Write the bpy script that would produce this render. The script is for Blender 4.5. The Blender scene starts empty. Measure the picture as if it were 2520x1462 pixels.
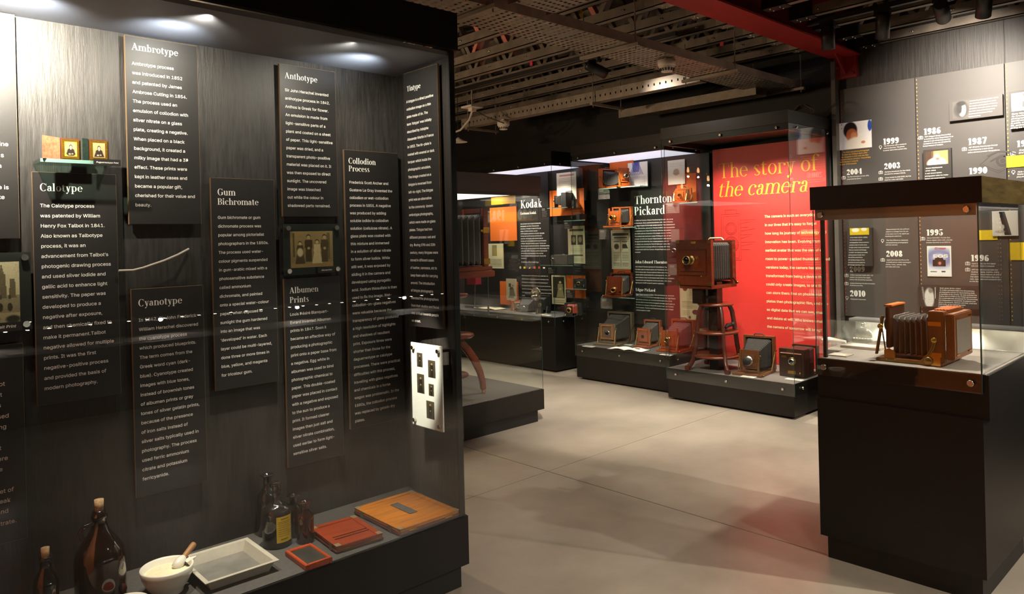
import bpy, bmesh, math, random
import numpy as np
from mathutils import Vector, Matrix, Euler
random.seed(7)
rng = np.random.default_rng(7)
PI = math.pi
S = bpy.context.scene
COL = S.collection

# ---------------------------------------------------------------- camera
FPX, YAW, ROLL, CX, CY, EYE = 1804.4, 0.8159, 0.0246, 1260.0, 586.05, 1.5
_F = Vector((math.cos(YAW), math.sin(YAW), 0)); _R = Vector((math.sin(YAW), -math.cos(YAW), 0)); _U = Vector((0, 0, 1))
_c, _s = math.cos(ROLL), math.sin(ROLL)
_r2 = _R * _c - _U * _s; _u2 = _R * _s + _U * _c
cam = bpy.data.cameras.new('camera'); cam_o = bpy.data.objects.new('camera', cam); COL.objects.link(cam_o)
cam.sensor_fit = 'HORIZONTAL'; cam.sensor_width = 36; cam.lens = 36 * FPX / 2520
cam.shift_y = (CY - 731) / 2520; cam.clip_start = .02
m3 = Matrix((_r2, _u2, -_F)).transposed(); m4 = m3.to_4x4(); m4.translation = (0, 0, EYE); cam_o.matrix_world = m4
S.camera = cam_o

def pt(px, py, ax, v):
    """world point on the plane ax = v that the photograph shows at (px, py): used to measure real sizes on known planes"""
    X = (px - CX) / FPX; Y = -(py - CY) / FPX
    d = _F + (_c * X + _s * Y) * _R + (-_s * X + _c * Y) * _U
    i = 'xyz'.index(ax); o = Vector((0, 0, EYE)); t = (v - o[i]) / d[i]
    return o + d * t

# ---------------------------------------------------------------- world, exposure
W = bpy.data.worlds.new('world'); S.world = W; W.use_nodes = True
W.node_tree.nodes['Background'].inputs[0].default_value = (1, .86, .7, 1)
W.node_tree.nodes['Background'].inputs[1].default_value = .008
S.view_settings.view_transform = 'Standard'; S.view_settings.look = 'None'; S.view_settings.gamma = 1
S.view_settings.use_curve_mapping = False; S.view_settings.exposure = 1.15
S.cycles.transparent_max_bounces = 32; S.cycles.max_bounces = 6; S.cycles.diffuse_bounces = 2; S.cycles.glossy_bounces = 3; S.cycles.transmission_bounces = 2
S.cycles.sample_clamp_indirect = 4; S.cycles.caustics_reflective = False; S.cycles.caustics_refractive = False

# ---------------------------------------------------------------- materials
def lin(h):
    if isinstance(h, str):
        h = h.lstrip('#'); c = [int(h[i:i + 2], 16) / 255 for i in (0, 2, 4)]
    else: c = list(h)
    return tuple((x / 12.92 if x <= .04045 else ((x + .055) / 1.055) ** 2.4) for x in c)
_m = {}
def mat(n, col=None, rough=.5, metal=0, var=0, scale=8, stretch=(1, 1, 1), bump=0, spec=.5, coat=0, detail=4, rvar=0):
    if n in _m: return _m[n]
    m = bpy.data.materials.new(n); m.use_nodes = True; _m[n] = m
    N = m.node_tree.nodes; L = m.node_tree.links; b = N['Principled BSDF']
    c = lin(col)
    b.inputs['Base Color'].default_value = (*c, 1); b.inputs['Roughness'].default_value = rough; b.inputs['Metallic'].default_value = metal
    b.inputs['Specular IOR Level'].default_value = spec; b.inputs['Coat Weight'].default_value = coat
    if var or bump or rvar:
        tc = N.new('ShaderNodeTexCoord'); mp = N.new('ShaderNodeMapping'); mp.inputs['Scale'].default_value = stretch
        no = N.new('ShaderNodeTexNoise'); no.inputs['Scale'].default_value = scale; no.inputs['Detail'].default_value = detail; no.inputs['Roughness'].default_value = .65
        L.new(tc.outputs['Object'], mp.inputs['Vector']); L.new(mp.outputs['Vector'], no.inputs['Vector'])
        if var:
            r = N.new('ShaderNodeValToRGB'); r.color_ramp.elements[0].position = .3; r.color_ramp.elements[1].position = .72
            r.color_ramp.elements[0].color = (*[x * (1 - var) for x in c], 1); r.color_ramp.elements[1].color = (*[min(1, x * (1 + var)) for x in c], 1)
            L.new(no.outputs['Fac'], r.inputs['Fac']); L.new(r.outputs['Color'], b.inputs['Base Color'])
        if rvar:
            a = N.new('ShaderNodeMapRange'); a.inputs['To Min'].default_value = max(0, rough - rvar); a.inputs['To Max'].default_value = min(1, rough + rvar)
            L.new(no.outputs['Fac'], a.inputs['Value']); L.new(a.outputs['Result'], b.inputs['Roughness'])
        if bump:
            bp = N.new('ShaderNodeBump'); bp.inputs['Strength'].default_value = bump; bp.inputs['Distance'].default_value = .01
            L.new(no.outputs['Fac'], bp.inputs['Height']); L.new(bp.outputs['Normal'], b.inputs['Normal'])
    return m
def glow(n, col, k):
    if n in _m: return _m[n]
    m = bpy.data.materials.new(n); m.use_nodes = True; _m[n] = m
    b = m.node_tree.nodes['Principled BSDF']; c = lin(col)
    if k > 2: m.cycles.emission_sampling = 'NONE'      # tiny bright faces; their lamps carry the light
    b.inputs['Base Color'].default_value = (*c, 1); b.inputs['Emission Color'].default_value = (*c, 1); b.inputs['Emission Strength'].default_value = k
    return m
def glass(n, tint='#fcfefd', k=1.0, f0=.04):
    """clear pane: Fresnel mix of a mirror reflection and straight-through light"""
    if n in _m: return _m[n]
    m = bpy.data.materials.new(n); m.use_nodes = True; _m[n] = m
    N = m.node_tree.nodes; L = m.node_tree.links; N.clear()
    out = N.new('ShaderNodeOutputMaterial'); mix = N.new('ShaderNodeMixShader'); tr = N.new('ShaderNodeBsdfTransparent'); gl = N.new('ShaderNodeBsdfGlossy')
    gl.inputs['Roughness'].default_value = 0.0; tr.inputs[0].default_value = (*lin(tint), 1); gl.inputs[0].default_value = (k, k, k, 1)
    g = N.new('ShaderNodeNewGeometry'); d = N.new('ShaderNodeVectorMath'); d.operation = 'DOT_PRODUCT'
    L.new(g.outputs['Incoming'], d.inputs[0]); L.new(g.outputs['Normal'], d.inputs[1])
    def mth(op, a, b=None):
        x = N.new('ShaderNodeMath'); x.operation = op
        for i, v in enumerate((a, b)):
            if v is None: continue
            if isinstance(v, (int, float)): x.inputs[i].default_value = v
            else: L.new(v, x.inputs[i])
        return x.outputs[0]
    ab = mth('ABSOLUTE', d.outputs['Value']); om = mth('SUBTRACT', 1, ab); p5 = mth('POWER', om, 5); f = mth('ADD', mth('MULTIPLY', p5, 1 - f0), f0)
    L.new(f, mix.inputs['Fac']); L.new(tr.outputs[0], mix.inputs[1]); L.new(gl.outputs[0], mix.inputs[2]); L.new(mix.outputs[0], out.inputs[0])
    return m

BLACK = mat('black_laminate', '#191613', .42, var=.25, scale=30, stretch=(1, 1, 6), bump=.03, spec=.35)
BLACK2 = mat('black_matt_board', '#1d1a17', .55)
PLINTH = mat('black_plinth', '#1a1715', .6)
STAIN = mat('black_stained_wood', '#302d2a', .5, var=.4, scale=16, stretch=(5, 5, .55), bump=.3, detail=9, rvar=.14)
STAIN_E = mat('black_stained_end_wood', '#2a2623', .5, var=.55, scale=14, stretch=(6, 6, .3), bump=.2, detail=8)
PANEL = mat('text_panel_black', '#1f1c1a', .5, var=.1, scale=60, bump=.02)
EDGE = mat('panel_raw_edge', '#7d6346', .6)
DECK = mat('deck_charcoal_cloth', '#4a4642', .85, var=.2, scale=60, bump=.1)
DECKL = mat('deck_grey_board', '#8d857c', .7, var=.15, scale=10)
GLASS = glass('case_glass')
GEDGE = mat('glass_edge_green', '#2b4239', .15, spec=.6)
CHROME = mat('brushed_steel_bolt', '#c9c2b6', .22, 1)
WHITE = mat('white_print', '#f4efe6', .6)
FLOOR = mat('polished_concrete', '#b3a897', .34, var=.2, scale=1.9, detail=7, rvar=.08)
JOINT = mat('concrete_joint', '#5b5148', .8)
WALLM = mat('dark_wall_paint', '#211f1d', .6, var=.2, scale=5)
TIMEL = mat('timeline_grey_board', '#4c4845', .52, var=.05, scale=4)
TIMELD = mat('timeline_dark_board', '#33302d', .5)
REDB = mat('red_beam_paint', '#8f1d1b', .45, var=.15, scale=6)
GALV = mat('galvanised_steel', '#94887a', .42, .35, var=.25, scale=9, rvar=.1)
GALVD = mat('dull_steel_joist', '#7d7266', .42, .3, var=.25, scale=7, rvar=.1)
REDW = mat('red_oxide_web', '#c97a68', .5, .1, var=.2, scale=5)
TRACK = mat('black_track', '#14110f', .45)
PLAST = mat('white_plastic', '#d8ccc0', .5)
REDP = mat('red_graphic_panel', '#d83832', .45)
YEL = mat('gold_lettering', '#f7b52a', .55)
CREAMT = mat('cream_lettering', '#fde6b0', .55)
ORANGE = mat('orange_board', '#e06a1e', .55)
YELB = mat('yellow_tag', '#f3cd1f', .55)
MAHOG = mat('mahogany', '#662a13', .3, var=.35, scale=10, stretch=(1, 8, 8), coat=.3)
MAHOGV = mat('dark_mahogany', '#4c1e0f', .28, var=.35, scale=10, stretch=(8, 8, 1), coat=.4)
TEAK = mat('orange_brown_wood', '#b0561c', .4, var=.25, scale=8, stretch=(1, 9, 9), coat=.15)
WALN = mat('walnut_brown', '#6b3f20', .4, var=.35, scale=10, stretch=(1, 8, 8), coat=.15)
GREYW = mat('weathered_grey_wood', '#6c5c4a', .6, var=.3, scale=12, stretch=(1, 6, 6))
OAK = mat('honey_wood', '#c5781f', .38, var=.3, scale=5, stretch=(9, 1.2, 1), coat=.15)
BRASS = mat('brass', '#d2a24a', .25, 1)
BRASSD = mat('aged_brass', '#8c7343', .38, 1)
NICK = mat('nickel', '#b9b3a8', .25, 1)
BELB = mat('black_leather_bellows', '#24211e', .5, var=.2, scale=30)
BELG = mat('grey_cloth_bellows', '#3b3733', .6, var=.2, scale=30)
BELR = mat('maroon_bellows', '#5e1f22', .5, var=.2, scale=30)
BELRR = mat('red_bellows', '#c14a35', .5, var=.15, scale=30)
LEATH = mat('black_leatherette', '#242120', .6, var=.3, scale=150, bump=.2)
LENSG = mat('lens_glass', '#0a0c10', .05, spec=.9, coat=1)
CREAM = mat('old_paper', '#d9cda6', .7, var=.1, scale=6)
PAPER = mat('white_paper', '#efe9dc', .7)
INK = mat('print_ink', '#3a3026', .7)
INKB = mat('blue_ink', '#3a3fa0', .7)

# ---------------------------------------------------------------- mesh helpers
class MB:
    def __init__(s): s.v = []; s.f = []; s.sm = []
    def add(s, v, f, smooth=False):
        o = len(s.v); s.v += [tuple(x) for x in v]; s.f += [tuple(i + o for i in q) for q in f]; s.sm += [smooth] * len(f); return s
    def box(s, a, b):
        x0, y0, z0 = [min(p) for p in zip(a, b)]; x1, y1, z1 = [max(p) for p in zip(a, b)]
        return s.add([(x0, y0, z0), (x1, y0, z0), (x1, y1, z0), (x0, y1, z0), (x0, y0, z1), (x1, y0, z1), (x1, y1, z1), (x0, y1, z1)],
                     [(0, 3, 2, 1), (4, 5, 6, 7), (0, 1, 5, 4), (1, 2, 6, 5), (2, 3, 7, 6), (3, 0, 4, 7)])
    def bbox(s, a, b, r=.003):
        """box with chamfered edges"""
        bm = bmesh.new(); bmesh.ops.create_cube(bm, size=1)
        sz = [abs(q - p) for p, q in zip(a, b)]; ce = [(p + q) / 2 for p, q in zip(a, b)]
        for v in bm.verts: v.co = Vector([v.co[i] * sz[i] + ce[i] for i in range(3)])
        r = min(r, min(sz) * .45)
        bmesh.ops.bevel(bm, geom=bm.edges[:], offset=r, segments=2, affect='EDGES')
        bm.verts.index_update(); s.add([v.co[:] for v in bm.verts], [[v.index for v in f.verts] for f in bm.faces]); bm.free(); return s
    def bar(s, p, q, w, h, up=(0, 0, 1)):
        """rectangular bar from p to q; w across, h along up"""
        p = Vector(p); q = Vector(q); d = (q - p).normalized(); u = Vector(up)
        a = d.cross(u)
        if a.length < 1e-4: a = d.cross(Vector((0, 1, 0)))
        a.normalize(); b = a.cross(d).normalized(); vs = []
        for c in (p, q):
            for i, j in ((-1, -1), (1, -1), (1, 1), (-1, 1)): vs.append(c + a * (w / 2 * i) + b * (h / 2 * j))
        return s.add(vs, [(0, 1, 2, 3), (7, 6, 5, 4), (0, 4, 5, 1), (1, 5, 6, 2), (2, 6, 7, 3), (3, 7, 4, 0)])
    def tube(s, pts, r, n=8, cap=True):
        pts = [Vector(p) for p in pts]; rs = r if isinstance(r, (list, tuple)) else [r] * len(pts); vs = []; ref = None
        for i, p in enumerate(pts):
            d = (pts[min(i + 1, len(pts) - 1)] - pts[max(i - 1, 0)]).normalized()
            if ref is None: ref = d.orthogonal().normalized()
            a = (ref - d * ref.dot(d)).normalized(); ref = a; b = d.cross(a)
            vs += [p + (a * math.cos(2 * PI * k / n) + b * math.sin(2 * PI * k / n)) * rs[i] for k in range(n)]
        fs = [(i * n + k, i * n + (k + 1) % n, (i + 1) * n + (k + 1) % n, (i + 1) * n + k) for i in range(len(pts) - 1) for k in range(n)]
        s.add(vs, fs, True)
        if cap: s.add(vs[:n], [tuple(range(n))[::-1]]); s.add(vs[-n:], [tuple(range(n))])
        return s
    def lathe(s, prof, o=(0, 0, 0), ax='z', n=24, smooth=True):
        """prof: list of (radius, height) round an axis through o"""
        vs = []
        for r, h in prof:
            for k in range(n):
                a = 2 * PI * k / n; x, y = r * math.cos(a), r * math.sin(a)
                p = {'z': (x, y, h), 'x': (h, x, y), 'y': (y, h, x)}[ax]
                vs.append((p[0] + o[0], p[1] + o[1], p[2] + o[2]))
        return s.add(vs, [(i * n + k, i * n + (k + 1) % n, (i + 1) * n + (k + 1) % n, (i + 1) * n + k) for i in range(len(prof) - 1) for k in range(n)], smooth)
    def sweep(s, pts, ws, hs, side):
        """one continuous rectangular member along pts; side = the direction across it"""
        pts = [Vector(p) for p in pts]; a = Vector(side).normalized(); vs = []; n = len(pts)
        for i, p in enumerate(pts):
            d = (pts[min(i + 1, n - 1)] - pts[max(i - 1, 0)]).normalized(); b = a.cross(d).normalized()
            w, h = ws[i] / 2, hs[i] / 2; c = .3
            for u, v in ((-1, -1 + c), (-1, 1 - c), (-1 + c, 1), (1 - c, 1), (1, 1 - c), (1, -1 + c), (1 - c, -1), (-1 + c, -1)): vs.append(p + a * (u * w) + b * (v * h))
        s.add(vs, [(i * 8 + k, i * 8 + (k + 1) % 8, (i + 1) * 8 + (k + 1) % 8, (i + 1) * 8 + k) for i in range(n - 1) for k in range(8)], True)
        s.add(vs[:8], [tuple(range(8))[::-1]]); s.add(vs[-8:], [tuple(range(8))]); return s
    def cyl(s, p, q, r, n=16): return s.tube([p, q], r, n)
    def ball(s, c, r, n=10):
        return s.lathe([(max(1e-4, r * math.sin(PI * i / n)), -r * math.cos(PI * i / n)) for i in range(n + 1)], c, 'z', n * 2)
    def build(s, name, m, parent=None, loc=None, rot=None):
        me = bpy.data.meshes.new(name); me.from_pydata(s.v, [], s.f); me.polygons.foreach_set('use_smooth', s.sm)
        me.materials.append(m); me.update()
        return link(name, me, parent, loc, rot)
def link(name, me, parent=None, loc=None, rot=None):
    o = bpy.data.objects.new(name, me); COL.objects.link(o)
    if loc: o.location = loc
    if rot: o.rotation_euler = rot
    if parent is not None:
        o.parent = parent
        r = parent
        if r.get('_w'): o.matrix_parent_inverse = Matrix.Translation(-r.location)
    return o
def tag(o, label=None, cat=None, group=None, kind=None):
    if label: o['label'] = label
    if cat: o['category'] = cat
    if group: o['group'] = group
    if kind: o['kind'] = kind
    return o
def thing(name, label, cat, loc=(0, 0, 0), rz=0, group=None, world=False, kind=None):
    """an Empty at the thing's base; world=True: its parts are given in world coordinates"""
    o = bpy.data.objects.new(name, None); COL.objects.link(o); o.location = loc; o.rotation_euler = (0, 0, rz); o.empty_display_size = .05
    tag(o, label, cat, group, kind)
    if world: o['_w'] = 1
    return o
def box(name, a, b, m, parent=None, r=0):
    mb = MB(); (mb.bbox(a, b, r) if r else mb.box(a, b)); return mb.build(name, m, parent)

# flat frames: 'A' = surface facing -Y (reads along +X), 'B' = surface facing -X (reads along -Y), 'T' = lying on a deck seen from -X
def fmat(frame, o):
    u, v = {'A': ((1, 0, 0), (0, 0, 1)), 'B': ((0, -1, 0), (0, 0, 1)), 'T': ((0, -1, 0), (1, 0, 0)), 'U': ((1, 0, 0), (0, 1, 0)), 'C': ((0, 1, 0), (0, 0, 1)), 'D': ((-1, 0, 0), (0, 0, 1))}[frame]
    u = Vector(u); v = Vector(v); n = u.cross(v)
    m = Matrix((u, v, n)).transposed().to_4x4(); m.translation = o; return m
def flat(name, polys, m, frame, o, parent=None, tilt=None):
    """a printed mark: polygons in the (u, v) plane of a surface"""
    vs = []; fs = []
    for p in polys:
        if sum(a[0] * b[1] - b[0] * a[1] for a, b in zip(p, list(p[1:]) + [p[0]])) < 0: p = list(p)[::-1]
        k = len(vs); vs += [(a, b, len(fs) % 11 * 4e-5) for a, b in p]; fs.append(tuple(range(k, k + len(p))))
    me = bpy.data.meshes.new(name); M4 = fmat(frame, o)
    if tilt is not None: M4 = M4 @ tilt
    me.from_pydata([M4 @ Vector(v) for v in vs], [], fs); me.materials.append(m); me.update()
    return link(name, me, parent)

# ---------------------------------------------------------------- lettering
try: FONT = bpy.data.fonts.load(bpy.utils.system_resource('DATAFILES', path='fonts') + '/Inter.woff2')   # typeface that ships with Blender
except Exception: FONT = None
def sans(lines, space=1.0, bold=0, res=2, align='LEFT'):
    cu = bpy.data.curves.new('t', 'FONT'); cu.body = '\n'.join(lines); cu.size = 1
    if FONT: cu.font = FONT
    cu.space_line = space; cu.resolution_u = res; cu.align_x = align; cu.offset = bold
    o = bpy.data.objects.new('t', cu); COL.objects.link(o)
    dg = bpy.context.evaluated_depsgraph_get(); me = bpy.data.meshes.new_from_object(o.evaluated_get(dg))
    v = np.empty(len(me.vertices) * 3); me.vertices.foreach_get('co', v); v = v.reshape(-1, 3)
    f = [tuple(p.vertices) for p in me.polygons]
    bpy.data.objects.remove(o); bpy.data.curves.remove(cu); bpy.data.meshes.remove(me)
    return v, f
_wc = {}
def linew(t):
    if t not in _wc: _wc[t] = float(sans([t], res=1)[0][:, 0].max())
    return _wc[t]
def sans_obj(name, lines, m, frame, o, width, idx, pitch, parent, res=2, bold=.006, ital=0, tilt=None, hs=1.0):
    s = width / linew(lines[idx]); sp = pitch / (s * hs)
    v, f = sans(lines, sp, bold, res)
    M4 = fmat(frame, o)
    if tilt is not None: M4 = M4 @ tilt
    me = bpy.data.meshes.new(name); me.from_pydata([M4 @ Vector(((a + ital * b) * s, b * s * hs, 0)) for a, b, _ in v], [], f); me.materials.append(m); me.update()
    return link(name, me, parent)

def glyph(ch, T, t):
    P = []; X = .66; C = .96
    def q(*p): P.append(p)
    def rc(x0, y0, x1, y1): q((x0, y0), (x1, y0), (x1, y1), (x0, y1))
    def st(x, a, b): rc(x, a, x + T, b)
    def sf(x, y, l=.08, r=.08): rc(x - l, y, x + T + r, y + t)
    def hl(a, b, y): rc(a, y, b, y + t)
    def bw(cx, cy, rx, ry, a0=0, a1=360, TT=None, tt=None):
        TT = T if TT is None else TT; tt = t if tt is None else tt
        n = max(4, int(abs(a1 - a0) / 18)); ix, iy = max(.01, rx - TT), max(.01, ry - tt)
        A = [math.radians(a0 + (a1 - a0) * i / n) for i in range(n + 1)]
        for p, r in zip(A, A[1:]):
            q((cx + rx * math.cos(p), cy + ry * math.sin(p)), (cx + rx * math.cos(r), cy + ry * math.sin(r)), (cx + ix * math.cos(r), cy + iy * math.sin(r)), (cx + ix * math.cos(p), cy + iy * math.sin(p)))
    def ln(x0, y0, x1, y1, w): q((x0 - w / 2, y0), (x0 + w / 2, y0), (x1 + w / 2, y1), (x1 - w / 2, y1))
    def dt(x, y, r): q(*[(x + r * math.cos(k * PI / 5), y + r * math.sin(k * PI / 5)) for k in range(10)])
    def fl(x, y): q((x - .09, y - .05), (x, y - .05), (x, y), (x - .02, y))
    n2 = .44; hw = t * 1.7; adv = .6
    if ch == ' ': return P, .3
    if ch == 'a': bw(.21, .19, .21, .2, 50, 310); st(.3, .03, .48); bw(.3 + T - .2, .46, .2, .2, 0, 160); dt(.12, .52, .075); hl(.3 + T, .3 + T + .08, 0); adv = .3 + T + .1
    elif ch == 'b': st(.08, 0, 1); fl(.08, 1); bw(.36, .33, .28, .34); adv = .7
    elif ch == 'd': st(.6 - T, 0, 1); fl(.6 - T, 1); bw(.3, .33, .28, .34); sf(.6 - T, 0, 0, .08); adv = .72
    elif ch == 'p': st(.08, -.3, X); fl(.08, X); sf(.08, -.3); bw(.36, .33, .28, .34); adv = .7
    elif ch == 'g': bw(.28, .4, .25, .27); bw(.29, -.1, .27, .2); ln(.12, .1, .2, .2, hw); rc(.14, .03, .5, .11); dt(.56, .62, .07); adv = .62
    elif ch == 'o': bw(.3, .33, .29, .34); adv = .62
    elif ch == 'c': bw(.3, .33, .29, .34, 48, 315); dt(.46, .53, .075); adv = .57
    elif ch == 'e': bw(.3, .33, .29, .34, 0, 322); hl(.05, .58, .36); adv = .62
    elif ch in 'nhmr':
        st(.08, 0, 1 if ch == 'h' else X); fl(.08, 1 if ch == 'h' else X); sf(.08, 0)
        if ch == 'r': bw(.3, .42, .22, .24, 40, 170, T * .5); dt(.46, .55, .08); adv = .54
        else:
            for k in range(2 if ch == 'm' else 1):
                x = .08 + k * .38; st(x + .38, 0, .44); sf(x + .38, 0); bw(x + (.38 + T) / 2, .42, (.38 + T) / 2, .25, 0, 180)
            adv = .08 + (.76 if ch == 'm' else .38) + T + .08
    elif ch == 'u': st(.08, .22, X); fl(.08, X); st(.44, 0, X); fl(.44, X); bw((.52 + T) / 2, .24, (.36 + T) / 2, .25, 180, 360); sf(.44, 0, 0, .08); adv = .54 + T
    elif ch == 'i': st(.08, 0, X); fl(.08, X); sf(.08, 0); dt(.08 + T / 2, .88, .1); adv = .2 + T
    elif ch == 'l': st(.08, 0, 1); fl(.08, 1); sf(.08, 0); adv = .2 + T
    elif ch == 'k': st(.08, 0, 1); fl(.08, 1); sf(.08, 0); ln(.1 + T, .28, .5, X, hw); ln(.3, .4, .54, 0, T); hl(.38, .6, X - t); hl(.4, .68, 0); adv = .7
    elif ch == 't': st(.1, .06, .8); ln(.06, X - t, .2, .86, hw); hl(0, .4, X - t); bw(.1 + .16, .12, .16, .13, 180, 330, T * .8); adv = .44
    elif ch == 's': bw(.24, .49, .2, .18, 30, 200, T * .8); bw(.24, .17, .22, .18, -150, 20, T * .8); ln(.12, .5, .36, .18, T * 1.15); adv = .5
    elif ch in 'yvw':
        ln(.12, X, .3, 0, T); ln(.46, X, .3, 0, hw); hl(0, .26, X - t); hl(.36, .58, X - t); adv = .58
        if ch == 'y': ln(.3, .02, .18, -.24, hw); dt(.12, -.23, .08)
        if ch == 'w': ln(.46, X, .64, 0, T); ln(.8, X, .64, 0, hw); hl(.7, .92, X - t); adv = .92
    elif ch == 'f': st(.1, 0, .78); sf(.1, 0); hl(0, .4, X - t); bw(.29, .78, .19, .22, 30, 180, T, t * 1.3); dt(.44, .88, .075); adv = .42
    elif ch == 'A': ln(.08, 0, .38, C, hw); ln(.66, 0, .36, C, T * 1.15); hl(.18, .6, .3); hl(-.02, .2, 0); hl(.5, .84, 0); adv = .84
    elif ch in 'BPEK':
        st(.1, 0, C); sf(.1, 0, .1, .05); sf(.1, C - t, .1, .05); adv = .72
        if ch in 'BP': hl(.1, .4, C - t); bw(.36, .71, .28, .25, -90, 90); hl(.1, .4, .46)
        if ch == 'B': bw(.37, .25, .31, .25, -90, 90); hl(.1, .4, 0)
        if ch == 'E': hl(.1, .66, C - t); hl(.1, .66, 0); hl(.1, .5, .47); rc(.64, C - .25, .67, C); rc(.64, 0, .67, .25); rc(.49, .36, .52, .6); adv = .74
        if ch == 'K': ln(.1 + T, .35, .66, C, hw); ln(.36, .55, .7, 0, T); hl(.5, .8, C - t); hl(.56, .88, 0); adv = .86
    elif ch in 'CG':
        bw(.4, .48, .38, .5, 45, 318); rc(.68, .66, .71, .96); adv = .78
        if ch == 'G': st(.6, .06, .42); hl(.5, .82, .42); adv = .84
    elif ch == 'J': st(.24, .16, C); sf(.24, C - t); bw(.24 + T - .2, .16, .2, .18, 180, 360); dt(.1, .2, .09); adv = .56
    elif ch == 'T': st(.3, 0, C); sf(.3, 0); hl(0, .6 + T, C - t); rc(0, C - .26, .03, C); rc(.57 + T, C - .26, .6 + T, C); adv = .66 + T
    elif ch == '0': bw(.3, .48, .29, .49); adv = .62
    elif ch == '1': st(.14, 0, C); sf(.14, 0); ln(.04, .8, .16, C, hw * 1.5); adv = .24 + T
    elif ch == '2': bw(.28, .68, .26, .28, -25, 180); ln(.06, .08, .46, .56, hw * 1.8); rc(.03, 0, .54, .15); dt(.12, .72, .1); adv = .6
    elif ch == '3': bw(.25, .72, .26, .24, -90, 150); bw(.25, .25, .29, .26, -150, 90); dt(.11, .74, .09); dt(.1, .24, .1); adv = .6
    elif ch == '4': st(.32, 0, C); sf(.32, 0); ln(.05, .28, .36, C, hw); hl(.03, .62, .26); adv = .66
    elif ch == '5': bw(.26, .28, .29, .29, -140, 110); rc(.09, .5, .12, C); rc(.09, C - .16, .5, C); dt(.11, .24, .1); adv = .6
    elif ch in '69':
        s = 1 if ch == '6' else -1; k = len(P)
        bw(.3, .3, .28, .31); bw(.46, .5, .44, .47, 110, 180); dt(.44, .84, .09)
        if s < 0: P[k:] = [tuple((.6 - a, C - b) for a, b in p) for p in P[k:]]
        adv = .62
    elif ch == '7': rc(.04, C - .16, .56, C); ln(.24, 0, .5, C - .1, T * .9); adv = .58
    elif ch == '8': bw(.29, .72, .24, .25); bw(.29, .25, .28, .27); adv = .6
    return P, adv
def serif_polys(txt, T=.17, t=.032, ital=0, track=.02):
    x = 0; out = []
    for ch in txt:
        P, a = glyph(ch, T, t)
        out += [[(x + u + ital * v, v) for u, v in p] for p in P]; x += a + track
    return out, x
def serif_obj(name, txt, m, frame, pL, pR, ax, plane, parent, T=.17, ital=0, off=.0015, yscale=1.0):
    a = pt(*pL, ax, plane); b = pt(*pR, ax, plane)
    w = abs(b.x - a.x) if frame == 'A' else abs(b.y - a.y)
    po, W_ = serif_polys(txt, T, ital=ital); s = w / (W_ - .05 + ital * .6)
    a['xyz'.index(ax)] -= off
    return flat(name, [[(u * s, v * s * yscale) for u, v in p] for p in po], m, frame, a, parent)
def body_obj(name, lines, m, frame, pF, pZ, idx, pR, ax, plane, parent, res=2, bold=.006, ital=0, off=.0015, hs=1.0):
    a = pt(*pF, ax, plane); z = pt(*pZ, ax, plane); r = pt(*pR, ax, plane)
    l = a + (z - a) * (idx / max(1, len(lines) - 1))
    w = abs(r.x - l.x) if frame == 'A' else abs(r.y - l.y)
    pitch = (a.z - z.z) / max(1, len(lines) - 1) if len(lines) > 1 else .03
    o = a.copy(); o['xyz'.index(ax)] -= off
    return sans_obj(name, lines, m, frame, o, w, idx, pitch, parent, res, bold, ital, hs=hs)

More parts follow.
